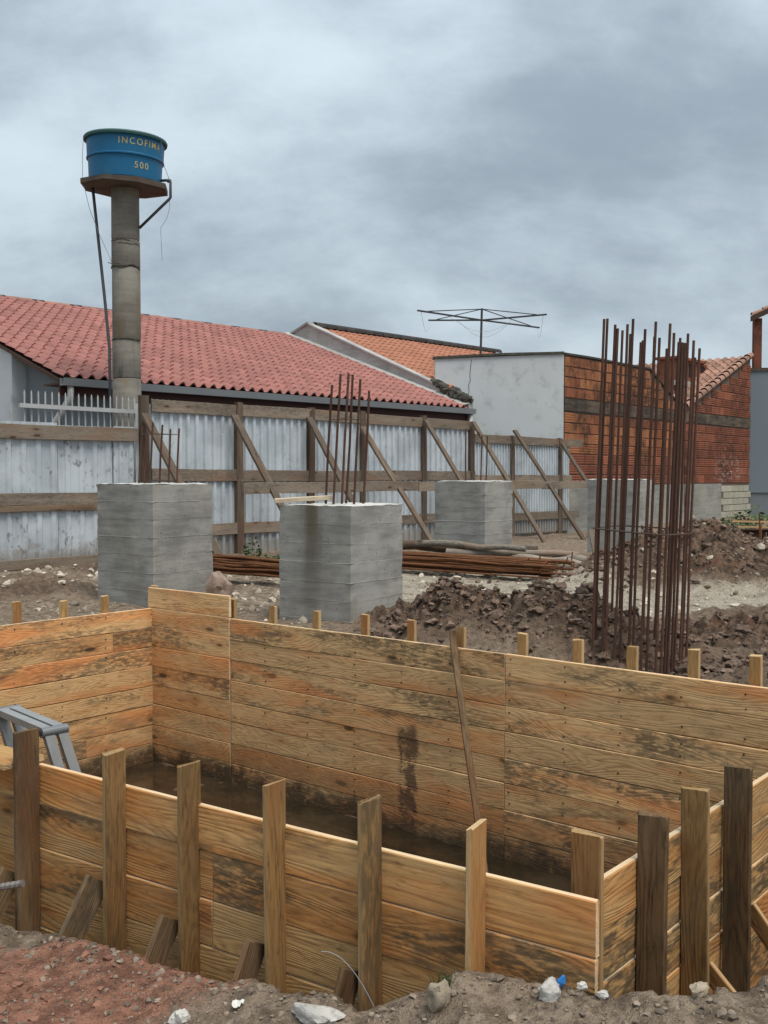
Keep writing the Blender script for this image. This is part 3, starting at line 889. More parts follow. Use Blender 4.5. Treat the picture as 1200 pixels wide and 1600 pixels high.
def rock_geo(seed, sub=2, rough=0.28, flat=1.0):
    bm = bmesh.new()
    bmesh.ops.create_icosphere(bm, subdivisions=sub, radius=1.0)
    of = Vector((seed * 3.17, seed * 1.31, seed * 0.77))
    for v in bm.verts:
        d = v.co.normalized()
        n = mnoise.noise(d * 1.1 + of) * rough * 1.6 + mnoise.noise(d * 2.7 + of) * rough * 0.8 + mnoise.noise(d * 6.0 + of) * rough * 0.45 + mnoise.noise(d * 13.0 + of) * rough * 0.22
        v.co = d * (1.0 + n)
        v.co.z *= flat
    vs = [tuple(v.co) for v in bm.verts]
    fs = [tuple(v.index for v in f.verts) for f in bm.faces]
    bm.free()
    return vs, fs

# ------------------------------------------------------------------ houses behind
HE = Vector((0.690, 0.724, 0))            # along the eaves
HN = Vector((-0.724, 0.690, 0))           # up the roof slope, in plan
P1 = Vector((-5.82, 18.50, 0))
def hp(s, w, z): return P1 + HE * s + HN * w + UPV * z
HL = 11.62
SL = 0.357
EZ = 3.30
house = thing('house', hp(0, 0, 0), 'long low house with a pink tiled roof behind the sheet fence', 'house')
# walls
m_ = MB()
def wallbox(mb, s0, s1, w0, w1, z0, z1, f=hp):
    c = [f(s0, w0, 0), f(s1, w0, 0), f(s1, w1, 0), f(s0, w1, 0)]
    mb.prism([(p.x, p.y) for p in c], z0, z1)
    return mb
wallbox(MB(), 0.36, HL - 0.05, 0.62, 0.80, -0.3, 3.42).obj('side_wall', M_WALLGREY, house)
# gable wall under the near verge
gv = [hp(0.34, 0.62, -0.3), hp(0.34, 1.92, -0.3), hp(0.34, 1.92, EZ + SL * 1.92 - 0.10), hp(0.34, 0.62, EZ + SL * 0.62 - 0.10)]
gv += [p + HE * 0.16 for p in gv]
MB().add(gv, [(0, 1, 2, 3), (7, 6, 5, 4), (0, 4, 5, 1), (1, 5, 6, 2), (2, 6, 7, 3), (3, 7, 4, 0)]).obj('porch_wall', M_WALLDARK, house)  # this stretch of the end wall is a darker grey than its neighbours
gv = [hp(0.05, 1.95, -0.3), hp(0.05, 7.1, -0.3), hp(0.05, 7.1, EZ + SL * 7.1 - 0.08), hp(0.05, 1.95, EZ + SL * 1.95 - 0.08)]
gv += [p + HE * 0.6 for p in gv]
MB().add(gv, [(0, 1, 2, 3), (7, 6, 5, 4), (0, 4, 5, 1), (1, 5, 6, 2), (2, 6, 7, 3), (3, 7, 4, 0)]).obj('gable_wall', M_WALLWHITE, house)
# roof deck under the tiles
rv = [hp(-0.02, 0.05, EZ - 0.03), hp(HL, 0.05, EZ - 0.03), hp(HL, 7.15, EZ + SL * 7.15 - 0.05), hp(-0.02, 7.15, EZ + SL * 7.15 - 0.05)]
rv += [p - UPV * 0.05 for p in rv]
deck = MB().add(rv, [(0, 1, 2, 3), (7, 6, 5, 4), (0, 4, 5, 1), (1, 5, 6, 2), (2, 6, 7, 3), (3, 7, 4, 0)]).obj('roof', M_TIMBER_DK, house)
bk = [hp(-0.02, 7.15, EZ + SL * 7.15 - 0.05), hp(HL, 7.15, EZ + SL * 7.15 - 0.05), hp(HL, 12.5, EZ + 0.6), hp(-0.02, 12.5, EZ + 0.6)]
MB().add(bk, [(0, 1, 2, 3)]).obj('back_slope', M_TILE, house)
# tiles: one shared mesh, the largest in view as parts, the rest joined
TP, TL, TA = 0.25, 0.38, 0.074
def tile_geo(tp, tl, amp, n=9):
    vs, fs = [], []
    for (y, lift) in ((0.0, 0.026), (tl + 0.03, 0.0)):
        for i in range(n):
            t = i / (n - 1)
            x = tp * t
            if t < 0.62:
                z = amp * math.sin(math.pi * t / 0.62)
            else:
                z = -amp * 0.18 * math.sin(math.pi * (t - 0.62) / 0.38)
            vs.append((x, y, z + lift))
    for i in range(n):
        x, y, z = vs[i]
        vs.append((x, y + 0.004, z - 0.030))
    for i in range(n - 1):
        fs.append((i, i + 1, n + i + 1, n + i))
        fs.append((2 * n + i, 2 * n + i + 1, i + 1, i))
    return vs, fs
tvs, tfs = tile_geo(TP, TL, TA)
tile_me = mesh('roof_tile', tvs, tfs, M_TILE)
tile_me.polygons.foreach_set('use_smooth', [True] * len(tile_me.polygons))
tile_me.set_sharp_from_angle(angle=R(40))
SLV = (HN + UPV * SL).normalized()
TN = HE.cross(SLV)
TB = Matrix((HE, SLV, TN)).transposed().to_4x4()
slope_len = 7.15 * math.sqrt(1 + SL * SL)
spots = []
for r in range(int(slope_len / TL) + 1):
    for c in range(int(HL / TP)):
        o = hp(c * TP, 0, EZ) + SLV * (r * TL - 0.08) + TN * 0.012
        if (o - hp(c * TP, 0, EZ)).length > slope_len - 0.1:
            continue
        u = 600 + 1600 * (o.x + 0.1) / o.y
        spots.append((0 if u > -10 else 1, o.length, c, r, o))
spots.sort(key=lambda q: q[:2])
rest = MB()
for i, (_, _, c, r, o) in enumerate(spots):
    j = Vector((random.uniform(-.004, .004), random.uniform(-.006, .006), random.uniform(-.002, .003)))
    M = Matrix.Translation(o) @ TB @ Matrix.Rotation(R(random.uniform(-1.1, 1.1)), 4, 'Z') @ Matrix.Translation(j)
    if i < 300:
        obj('roof_tile', tile_me, deck, M)
    else:
        rest.add([M @ Vector(v) for v in tvs], tfs)
ro = rest.obj('roof_tiling', M_TILE, deck, smooth=False)
smooth_by_angle(ro, 40)
ro['kind'] = 'stuff'
# ridge caps
for k in range(34):
    s = 0.05 + k * 0.345
    c0, c1 = hp(s, 7.18, EZ + SL * 7.15 + 0.005), hp(s + 0.36, 7.18, EZ + SL * 7.15 + 0.025)
    mb = MB()
    n = 7
    vs = []
    for (cc, rr) in ((c0, 0.115), (c1, 0.10)):
        for i in range(n):
            a = math.pi * i / (n - 1)
            vs.append(cc + HN * (-math.cos(a) * rr) + UPV * (math.sin(a) * rr * 0.75))
    mb.add(vs, [(i, i + 1, n + i + 1, n + i) for i in range(n - 1)]).obj('ridge_tile', M_TILE_OLD if k % 3 else M_RIDGE, deck)
# gutter, fascia, downpipes
prof = [(-0.02, 0.02), (-0.02, -0.10), (-0.13, -0.10), (-0.15, 0.02), (-0.165, 0.02), (-0.145, -0.115), (-0.005, -0.115), (-0.005, 0.02)]
def sweep(f, s0, s1, prof, base):
    vs = [f(s, w, base + z) for s in (s0, s1) for (w, z) in prof]
    n = len(prof)
    return vs, [(i, (i + 1) % n, n + (i + 1) % n, n + i) for i in range(n)] + [tuple(range(n - 1, -1, -1)), tuple(range(n, 2 * n))]
gut = MB().add(*sweep(hp, -0.02, HL + 0.15, prof, EZ - 0.045)).obj('gutter', M_GUTTER, house)
wallbox(MB(), 0.0, HL, 0.02, 0.06, EZ - 0.33, EZ - 0.08).obj('fascia', M_FASCIA, house)
wallbox(MB(), 0.0, HL, 0.06, 0.62, EZ - 0.13, EZ - 0.10).obj('soffit', M_TIMBER_DK, house)
for w0 in (0.15, 0.75, 1.35):
    a = hp(0.02, w0, EZ + SL * w0 - 0.16)
    plank('rafter_end', hp(0.10, 0.1, EZ - 0.12 - 0.05 * w0), hp(0.10, 1.9, EZ + SL * 1.8 - 0.14 - 0.05 * w0), UPV, 0.07, 0.045, M_POLE, house) if w0 < 0.2 else None
MB().tube([hp(0.16, -0.06, EZ - 0.14), hp(0.16, -0.06, EZ - 0.36), hp(0.02, 0.30, EZ - 0.86), hp(-0.02, 0.50, EZ - 1.15), hp(-0.02, 0.52, 0.1)], 0.062, 10).obj('downpipe', M_PVC, gut, smooth=True)
MB().tube([hp(HL + 0.04, -0.06, EZ - 0.14), hp(HL + 0.04, -0.06, 0.0)], 0.06, 10).obj('downpipe', M_PVC, gut, smooth=True)

# second house: gable parapet and orange roof beyond
h2 = thing('house', hp(HL + 0.2, 3, 0), 'house with an orange tiled roof and grey concrete gable parapet', 'house')
top_w = [(0.0, 3.44), (1.2, 4.05), (6.2, 6.14), (8.2, 5.50), (10.2, 4.80)]
pv, n = [], len(top_w)
for s in (HL + 0.03, HL + 0.22):
    pv += [hp(s, w, z) for (w, z) in top_w] + [hp(s, w, -0.3) for (w, z) in reversed(top_w)]
k = 2 * n
MB().add(pv, [tuple(range(k - 1, -1, -1)), tuple(range(k, 2 * k))] + [(i, (i + 1) % k, k + (i + 1) % k, k + i) for i in range(k)]).obj('parapet', M_PARAPET, h2)
# coping along the parapet
for (w0, z0), (w1, z1) in zip(top_w[1:3], top_w[2:4]):
    a, b = hp(HL - 0.02, w0, z0 + 0.005), hp(HL - 0.02, w1, z1 + 0.005)
    plank('coping', a, b, HE, 0.29, 0.05 if w0 < 6 else -0.05, M_PARAPET, h2, warp=0.001)
# flashing where the parapet meets the pink roof
fl = [hp(HL - 0.16, 0.0, EZ + 0.075), hp(HL + 0.028, 0.0, EZ + 0.12), hp(HL + 0.028, 7.15, EZ + SL * 7.15 + 0.13), hp(HL - 0.16, 7.15, EZ + SL * 7.15 + 0.085)]
MB().add(fl, [(0, 1, 2, 3)]).obj('flashing', M_PARAPET, h2)
t2v, t2f = tile_geo(0.25, 0.40, 0.055, 7)
r2 = MB()
S2 = 0.405
SLV2 = (HN + UPV * S2).normalized()
TB2 = Matrix((HE, SLV2, HE.cross(SLV2))).transposed().to_4x4()
for r in range(15):
    for c in range(36):
        o = hp(HL + 0.24 + c * 0.25, 1.0, 6.02 - S2 * 5.2) + SLV2 * (r * 0.40)
        if r * 0.40 > 5.2 * math.sqrt(1 + S2 * S2) - 0.05: continue
        M = Matrix.Translation(o) @ TB2 @ Matrix.Rotation(R(random.uniform(-1.5, 1.5)), 4, 'Z')
        r2.add([M @ Vector(v) for v in t2v], t2f)
r2o = r2.obj('roof_tiling', M_TILE_OR, h2)
r2o['kind'] = 'stuff'
for k in range(22):
    a, b = hp(HL + 0.24 + k * 0.42, 6.22, 6.05), hp(HL + 0.24 + k * 0.42 + 0.45, 6.22, 6.07)
    vs, n = [], 7
    for (cc, rr) in ((a, 0.17), (b, 0.15)):
        for i in range(n):
            an = math.pi * i / (n - 1)
            vs.append(cc + HN * (-math.cos(an) * rr) + UPV * (math.sin(an) * rr))
    MB().add(vs, [(i, i + 1, n + i + 1, n + i) for i in range(n - 1)]).obj('ridge_tile', M_RIDGE, h2)
wallbox(MB(), HL + 0.3, HL + 9.3, 1.3, 1.5, -0.3, 4.1).obj('side_wall', M_WALLGREY, h2)
MB().add([hp(HL + 0.24, 6.2, 6.0), hp(HL + 9.3, 6.2, 6.0), hp(HL + 9.3, 10.2, 4.7), hp(HL + 0.24, 10.2, 4.7)], [(0, 1, 2, 3)]).obj('back_slope', M_TILE_OR, h2)

# third house: whitewashed front wall and long raw block side wall
Q0, Q1 = Vector((1.40, 28.10, 0)), Vector((4.95, 28.30, 0))
BE = Vector((0.645, 0.764, 0)).normalized()
BO = Vector((BE.y, -BE.x, 0))
h3 = thing('house', Q1, 'flat-topped house with a whitewashed front wall and raw block side', 'house')
dq = (Q1 - Q0).normalized()
nq = Vector((-dq.y, dq.x, 0))
fv = [Q0 - UPV * .3, Q1 - UPV * .3, Q1 + UPV * 4.88, Q0 + UPV * 4.72]
fv += [p + nq * 0.2 for p in fv]
MB().add(fv, [(0, 1, 2, 3), (7, 6, 5, 4), (0, 4, 5, 1), (1, 5, 6, 2), (2, 6, 7, 3), (3, 7, 4, 0)]).obj('front_wall', M_WALLWHITE, h3)
plank('coping', Q0 - nq * 0.05 - dq * .05 + UPV * 4.722, Q1 - nq * 0.05 + UPV * 4.882, nq, 0.30, 0.07, M_MOSS, h3, warp=0.008)
# crack down the white wall
cr = [Q0 + dq * 1.0 - nq * 0.003 + UPV * 4.70]
for i in range(10):
    cr.append(Q0 + dq * (1.0 - 0.012 * i + random.uniform(-.03, .03)) - nq * 0.003 + UPV * (4.70 - (i + 1) * 0.115))
MB().tube(cr, 0.008, 4).obj('crack', M_MOSS, h3)
def bp(s, o, z): return Q1 + BE * s + BO * o + UPV * z
L3 = 7.85
topz3 = lambda s: 4.86 if s < 5.2 else 4.86 - (s - 5.2) * 0.45
def backing(parent, s0, s1, tops, name, mat):
    pts = [(s0, -0.3), (s1, -0.3)] + [(s, z) for (s, z) in reversed(tops)]
    vs = [bp(s, 0.0, z) for s, z in pts] + [bp(s, -0.18, z) for s, z in pts]
    n = len(pts)
    return MB().add(vs, [tuple(range(n)), tuple(range(2 * n - 1, n - 1, -1))] + [((i + 1) % n, i, n + i, n + (i + 1) % n) for i in range(n)]).obj(name, mat, parent)
bw3 = backing(h3, 0.01, L3 - 0.01, [(0.01, 4.86), (5.2, 4.86), (L3 - 0.01, 3.68)], 'block_wall', M_MORTAR)
def block_geo(w, h, d, flutes):
    pr = []
    if flutes:
        for i in range(flutes):
            z0, z1 = h * i / flutes, h * (i + 1) / flutes
            pr += [(d * 0.45, z0), (d, z0 + h / flutes * 0.22), (d, z1 - h / flutes * 0.22)]
        pr.append((d * 0.45, h))
    else:
        pr = [(0.0, 0.0), (d, 0.008), (d, h - 0.008), (0.0, h)]
    n = len(pr)
    vs = [(0, y, z) for y, z in pr] + [(w, y, z) for y, z in pr]
    vs += [(0, -0.01, 0), (0, -0.01, h), (w, -0.01, 0), (w, -0.01, h)]
    fs = [(i, i + 1, n + i + 1, n + i) for i in range(n - 1)]
    fs += [tuple([2 * n + 1] + list(range(n - 1, -1, -1)) + [2 * n]), tuple([2 * n + 2] + list(range(n, 2 * n)) + [2 * n + 3])]
    return vs, fs
BB = Matrix((BE, BO, UPV)).transposed().to_4x4()
if BB.determinant() < 0:
    pass
blk_plain = mesh('block', *block_geo(0.535, 0.265, 0.022, 0), M_BRICK)
blk_flute = mesh('block', *block_geo(0.535, 0.265, 0.026, 4), M_BRICK_R)
blk_flute_o = mesh('block', *block_geo(0.535, 0.265, 0.026, 4), M_BRICK)
def lay(parent, s0, s1, z0, rows, topf, kind, ch=0.288, cw=0.55):
    for r in range(rows):
        z = z0 + r * ch
        s = s0 - (0.27 if r % 2 else 0.0)
        while s < s1 - 0.1:
            a, b = max(s, s0), min(s + 0.535, s1)
            if b - a > 0.12 and topf((a + b) / 2) > z + 0.25:
                me = kind(r, a)
                M = Matrix.Translation(bp(a, random.uniform(0.0, 0.006), z + random.uniform(-.006, .006))) @ BB @ Matrix.Scale((b - a) / 0.535, 4, (1, 0, 0))
                obj('block', me, parent, M)
            s += cw
lay(bw3, 0.03, L3, 1.28, 7, topz3, lambda r, s: blk_plain if (r > 3 and random.random() < .85) else (blk_flute_o if r > 2 else blk_flute))
lay(bw3, 0.03, L3, 3.70, 4, topz3, lambda r, s: blk_plain)
MB().add([bp(s, o, z) for (s, o, z) in [(0.0, 0.04, 3.33), (L3, 0.04, 3.33), (L3, 0.04, 3.67), (0.0, 0.04, 3.67), (0.0, 0, 3.33), (L3, 0, 3.33), (L3, 0, 3.67), (0.0, 0, 3.67)]],
         [(0, 1, 2, 3), (0, 4, 5, 1), (2, 6, 7, 3), (0, 3, 7, 4)]).obj('ring_beam', M_BEAM, h3)
MB().add([bp(s, o, z) for (s, o, z) in [(0.0, 0.05, -.3), (L3, 0.05, -.3), (L3, 0.05, 1.26), (0.0, 0.05, 1.26), (0.0, 0, -.3), (L3, 0, -.3), (L3, 0, 1.26), (0.0, 0, 1.26)]],
         [(0, 1, 2, 3), (2, 6, 7, 3), (0, 3, 7, 4)]).obj('plinth', M_PLINTH, h3)
plank('coping', bp(0.0, 0.05, 4.865), bp(5.25, 0.05, 4.865), -BO, 0.30, 0.06, M_MOSS, h3, warp=0.006)
plank('coping', bp(5.2, 0.05, 4.87), bp(L3, 0.05, 3.69), -BO, 0.30, 0.06, M_MOSS, h3, warp=0.006)
# roof slab of this house
MB().add([bp(0.2, -0.2, 4.3), bp(5.2, -0.2, 4.3), bp(5.2, -3.4, 4.3), bp(0.2, -3.4, 4.3)], [(0, 1, 2, 3)]).obj('roof_slab', M_PARAPET, h3)

# fourth house: red fluted-block gable with a tiled slope and dormer
h4 = thing('house', bp(11, 0, 0), 'house with red fluted-block half gable and weathered clay roof', 'house')
L4a, L4b = 7.90, 13.75
topz4 = lambda s: 3.68 + (s - L4a) * 0.385
bw4 = backing(h4, L4a, L4b, [(L4a, 3.68), (L4b, topz4(L4b))], 'block_wall', M_MORTAR)
lay(bw4, L4a + 0.02, L4b, 1.28, 7, topz4, lambda r, s: blk_flute)
lay(bw4, L4a + 0.02, L4b, 3.70, 8, topz4, lambda r, s: blk_flute)
MB().add([bp(s, o, z) for (s, o, z) in [(L4a, 0.04, 3.33), (L4b, 0.04, 3.33), (L4b, 0.04, 3.67), (L4a, 0.04, 3.67), (L4a, 0, 3.33), (L4b, 0, 3.33), (L4b, 0, 3.67), (L4a, 0, 3.67)]],
         [(0, 1, 2, 3), (0, 4, 5, 1), (2, 6, 7, 3)]).obj('ring_beam', M_BEAM, h4)
MB().add([bp(s, o, z) for (s, o, z) in [(L4a, 0.05, -.3), (11.0, 0.05, -.3), (11.0, 0.05, 1.26), (L4a, 0.05, 1.26), (L4a, 0, -.3), (11.0, 0, -.3), (11.0, 0, 1.26), (L4a, 0, 1.26)]],
         [(0, 1, 2, 3), (2, 6, 7, 3), (1, 5, 6, 2)]).obj('plinth', M_PLINTH, h4)
for r in range(5):
    s = 11.05 + (0.2 if r % 2 else 0)
    while s < L4b - 0.2:
        M = Matrix.Translation(bp(s, 0.0, 0.02 + r * 0.235)) @ BB @ Matrix.Scale(0.82, 4, (0, 0, 1)) @ Matrix.Scale(0.95, 4, (1, 0, 0))
        if r == 0 and s < 11.3:
            pale_me = mesh('block', *block_geo(0.535, 0.265, 0.026, 0), M_PALEBRICK)
        obj('block', pale_me, bw4, M)
        s += 0.53
# tiled slope running back from the gable
t4v, t4f = tile_geo(0.30, 0.42, 0.075, 7)
S4 = 0.385
RV4 = (BE + UPV * S4).normalized()
BN = -BO
r4 = MB()
TB4 = Matrix((-BN, RV4, (-BN).cross(RV4))).transposed().to_4x4()
for c in range(26):
    for r in range(15):
        o = bp(L4a + 0.05, 0.10 - c * 0.30 , 3.76) + RV4 * (r * 0.42)
        M = Matrix.Translation(o) @ TB4 @ Matrix.Translation((-0.30, 0, 0)) @ Matrix.Rotation(R(random.uniform(-2, 2)), 4, 'Z')
        if c == 0:
            continue
        r4.add([M @ Vector(v) for v in t4v], t4f)
r4o = r4.obj('roof_tiling', M_TILE_OLD, h4)
r4o['kind'] = 'stuff'
# verge: half-round tiles one by one up the gable
for r in range(15):
    vs, n = [], 7
    for (d0, rr) in ((0.0, 0.15), (0.46, 0.12)):
        cc = bp(L4a + 0.05, -0.02, 3.80) + RV4 * (r * 0.42 + d0) + UPV * (0.03 if d0 == 0 else 0.0)
        for i in range(n):
            an = math.pi * i / (n - 1)
            vs.append(cc + BO * (-math.cos(an) * rr) + UPV * (math.sin(an) * rr))
    o = MB().add(vs, [(i, i + 1, n + i + 1, n + i) for i in range(n - 1)]).obj('verge_tile', M_TILE_OLD, h4)
plank('verge_mortar', bp(L4a + 0.02, 0.06, 3.70), bp(L4a + 0.02, 0.06, 3.70) + RV4 * 6.35, -BO, 0.26, 0.13, M_MORTAR, h4, warp=0.004)
# dormer: block box with two openings, ledge and small slab
DB = lambda s, o, z: bp(s, o, z)
def bbox3(s0, s1, o0, o1, z0, z1, name, mat, parent):
    c = [bp(s0, o0, 0), bp(s1, o0, 0), bp(s1, o1, 0), bp(s0, o1, 0)]
    return MB().prism([(p.x, p.y) for p in c], z0, z1).obj(name, mat, parent)
dorm = bbox3(9.9, 12.6, -1.9, -1.2, 4.4, 5.70, 'dormer_wall', M_BRICK_R, h4)
bbox3(9.6, 12.0, -1.15, -0.95, 4.75, 4.92, 'dormer_ledge', M_PARAPET, dorm)
bbox3(9.8, 12.3, -2.0, -1.1, 5.71, 5.80, 'dormer_slab', M_BRICK_R, dorm)
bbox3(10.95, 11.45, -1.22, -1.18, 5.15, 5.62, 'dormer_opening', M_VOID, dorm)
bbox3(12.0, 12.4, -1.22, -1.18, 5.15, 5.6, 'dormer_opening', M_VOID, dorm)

# fifth house: plain blue-grey wall at the picture's right edge
W0 = Vector((13.90, 39.0, 0))
h5 = thing('house', W0, 'plain blue-grey painted house wall beside the red block gable', 'house')
MB().prism([(13.86, 38.95), (22.0, 38.2), (22.0, 46.0), (13.86, 46.0)], 0.9, 5.50).obj('wall', M_SLATE, h5)
MB().prism([(13.82, 38.90), (22.0, 38.15), (22.0, 46.1), (13.82, 46.1)], 5.504, 5.62).obj('coping', M_BEAM, h5)
MB().prism([(13.90, 38.99), (22.0, 38.24), (22.0, 45.9), (13.90, 45.9)], -0.4, 0.896).obj('base', M_WALLDARK, h5)
MB().prism([(14.03, 39.00), (14.31, 38.97), (14.33, 39.25), (14.05, 39.28)], 5.62, 7.50).obj('pillar', M_BRICK_R, h5)
# veranda gable: sloping verge beam, boarded roof behind it, row of tiles on the edge
VS = 0.46
def vr(k, d, z): return Vector((13.86 + k, 38.80 - 0.09 * k + d, 7.36 + VS * k + z))
vb = [vr(0, 0, 0), vr(3.2, 0, 0), vr(3.2, 0, .20), vr(0, 0, .20), vr(0, .16, 0), vr(3.2, .16, 0), vr(3.2, .16, .20), vr(0, .16, .20)]
BOXF = [(0, 1, 2, 3), (7, 6, 5, 4), (0, 4, 5, 1), (1, 5, 6, 2), (2, 6, 7, 3), (3, 7, 4, 0)]
vro = MB().add(vb, BOXF).obj('verge_beam', M_TIMBER_DK, h5)
vb = [vr(0, .16, .12), vr(3.2, .16, .12), vr(3.2, .16, .20), vr(0, .16, .20), vr(1.6, 4.5, .12), vr(4.8, 4.5, .12), vr(4.8, 4.5, .20), vr(1.6, 4.5, .20)]
MB().add(vb, BOXF).obj('veranda_roof', M_TIMBER_DK, h5)
for i in range(8):
    vs, n = [], 7
    for (d0, rr) in ((0.0, 0.10), (0.44, 0.085)):
        cc = vr(i * 0.40 + d0, 0.08, 0.21 + (0.03 if d0 == 0 else 0.0))
        for k in range(n):
            an = math.pi * k / (n - 1)
            vs.append(cc + Vector((0, -math.cos(an) * rr, math.sin(an) * rr)))
    MB().add(vs, [(k, k + 1, n + k + 1, n + k) for k in range(n - 1)]).obj('verge_tile', M_TILE_OLD, vro)

# broken mossy mortar where the white wall meets the parapet
mm = thing('mortar_rubble', hp(HL + 0.1, 0.8, 3.7), 'dark mossy broken mortar on the low end of the parapet', 'rubble')
for k in range(16):
    s = k / 15
    p = hp(HL + 0.10 + random.uniform(-.04, .04), 0.03 + 1.25 * s, 3.46 + 0.60 * s + random.uniform(0.0, 0.05))
    vs, fs = rock_geo(300 + k, 2, 0.42)
    sz = random.uniform(0.07, 0.15)
    MB().add([Vector((v[0] * sz * 1.2, v[1] * sz, v[2] * sz * random.uniform(.95, 1.05))) + p for v in vs], fs).obj('lump', M_MOSS, mm)

# ------------------------------------------------------------------ rotary clothes line on the roof
H = Vector((2.85, 30.0, 0))
ant = thing('clothes_line', (H.x, H.y, 4.4), 'large cross-armed rotary clothes line on a thin mast above the whitewashed wall', 'clothes line')
MB().tube([(H.x - 0.05, H.y, 4.3), (H.x, H.y, 6.40)], 0.034, 8).obj('mast', M_ANT, ant)
hz = 6.06
tips = [(-1.93, -1.74, 0.0), (-1.56, 0.02, 0.0), (1.72, -1.05, 0.0), (1.90, 1.50, 0.0)]
for (a, b, c) in tips:
    MB().tube([(H.x, H.y, hz), (H.x + a, H.y + b, hz + c)], 0.026, 6).obj('arm', M_ANT, ant)
    MB().tube([(H.x, H.y, 6.38), (H.x + a * .85, H.y + b * .85, hz + 0.02)], 0.014, 6).obj('stay', M_ANT, ant)
for (i, j, f) in [(0, 1, .95), (2, 3, .95), (0, 2, .55), (1, 3, .45)]:
    pa_, pb_ = Vector((H.x + tips[i][0] * f, H.y + tips[i][1] * f, hz)), Vector((H.x + tips[j][0] * f, H.y + tips[j][1] * f, hz))
    MB().tube([pa_.lerp(pb_, t) - UPV * (0.45 * math.sin(math.pi * t)) for t in [k / 8 for k in range(9)]], 0.004, 4).obj('line', M_WIRE, ant)
# ------------------------------------------------------------------ sheet-metal hoarding with timber rails
FE = Vector((0.656, 0.755, 0)).normalized()
FO = Vector((FE.y, -FE.x, 0))             # towards the site
F0 = Vector((-4.70, 16.0, 0))
def fp(t, o, z): return F0 + FE * t + FO * o + UPV * z

def sheet_me(width, height, pitch, depth, wave):
    vs, fs = [], []
    xs_ = []
    n = max(1, int(round(width / pitch)))
    pt = width / n
    for i in range(n):
        if wave:
            xs_ += [(pt * (i + k / 6), depth * (0.5 + 0.5 * math.sin(2 * math.pi * k / 6))) for k in range(6)]
        else:
            xs_ += [(pt * i, 0.0), (pt * (i + 0.42), 0.0), (pt * (i + 0.52), depth), (pt * (i + 0.80), depth), (pt * (i + 0.90), 0.0)]
    xs_.append((width, 0.0))
    m = len(xs_)
    for z in (0, height * 0.5, height):
        vs += [(x, y, z) for x, y in xs_]
    for r in range(2):
        fs += [(r * m + i, r * m + i + 1, (r + 1) * m + i + 1, (r + 1) * m + i) for i in range(m - 1)]
    me = mesh('sheet', vs, fs, M_SHEET)
    return me
FBM = Matrix((FE, FO, UPV)).transposed().to_4x4()

def sheets(parent, t0, t1, z0, z1, width, pitch, depth, wave=False, gap=0.02):
    t = t0
    i = 0
    while t < t1 - 0.05:
        w = min(width, t1 - t)
        me = sheet_me(w + gap, z1 - z0, pitch, depth, wave)
        M = Matrix.Translation(fp(t, (i % 2) * 0.012, z0 + random.uniform(-.02, .02))) @ FBM @ Matrix.Rotation(R(random.uniform(-.25, .25)), 4, 'Y')
        obj('sheet', me, parent, M)
        t += w
        i += 1

def rail(parent, t0, t1, o, z, h, th=0.03, cuts=(), mat=None):
    pts = [t0] + list(cuts) + [t1]
    for a, b in zip(pts[:-1], pts[1:]):
        plank('rail', fp(a, o, z + random.uniform(-.012, .012)), fp(b - 0.004, o, z + random.uniform(-.012, .012)), UPV, h, th, mat or M_FENCEW, parent, warp=0.008)

def post(parent, t, o, zt, w=0.15, th=0.09, zb=-0.3):
    p0, p1 = fp(t - w / 2, o, zb), fp(t - w / 2 + random.uniform(-.02, .02), o, zt)
    m = frame(p0, p1 - p0, FE)
    _seed[0] += 1
    obj('post', plank_mesh('post', (p1 - p0).length, w, th, M_POST, _seed[0], 0.006), parent, m)

def strut(parent, t, z, out, dt=0.0, zb=0.05, w=0.14):
    plank('strut', fp(t + dt, out, zb), fp(t, 0.16, z), FE, w, 0.05, M_POST, parent, warp=0.006, center=True)

fa = thing('fence', fp(-1, 0, 0), 'low left stretch of stained white sheet fence below the spiked railing', 'fence', 'hoarding round the site')
sheets(fa, -4.35, 0.95, 0.10, 2.30, 0.98, 0.245, 0.028, gap=-0.016)
rail(fa, -4.2, 0.98, 0.05, 2.06, 0.215)
rail(fa, -4.2, 0.98, 0.05, 1.07, 0.185)
rail(fa, -4.2, 0.98, 0.052, 0.975, 0.088, mat=M_POLE)
rail(fa, -4.2, 0.98, 0.05, 0.12, 0.15)

fb = thing('fence', fp(5, 0, 0), 'long tall middle stretch of sheet fence propped by slanting struts', 'fence', 'hoarding round the site')
sheets(fb, 0.98, 10.25, 0.10, 2.70, 0.93, 0.186, 0.042)
posts_b = [1.13, 3.15, 4.95, 6.42, 8.42, 10.18]
rail(fb, 1.25, 10.3, 0.05, 2.58, 0.205, cuts=(3.15, 6.42, 8.42))
rail(fb, 1.25, 10.3, 0.05, 1.42, 0.205, cuts=(3.15, 6.42))
rail(fb, 1.25, 10.3, 0.05, 0.48, 0.20, cuts=(4.95, 8.42))
for t in posts_b:
    post(fb, t, 0.09, 2.83 if t < 9 else 2.75)
for t, z, out in [(1.05, 2.52, 2.15), (2.95, 2.58, 2.05), (4.80, 2.62, 2.0), (6.32, 2.50, 2.1), (8.36, 2.72, 2.1), (10.10, 2.76, 2.1)]:
    strut(fb, t, z, out, zb=gz(*(fp(t, out, 0).xy)) - 0.03)
rail(fb, 2.3, 11.5, 1.12, 1.22, 0.19, cuts=(6.9,), th=0.035)

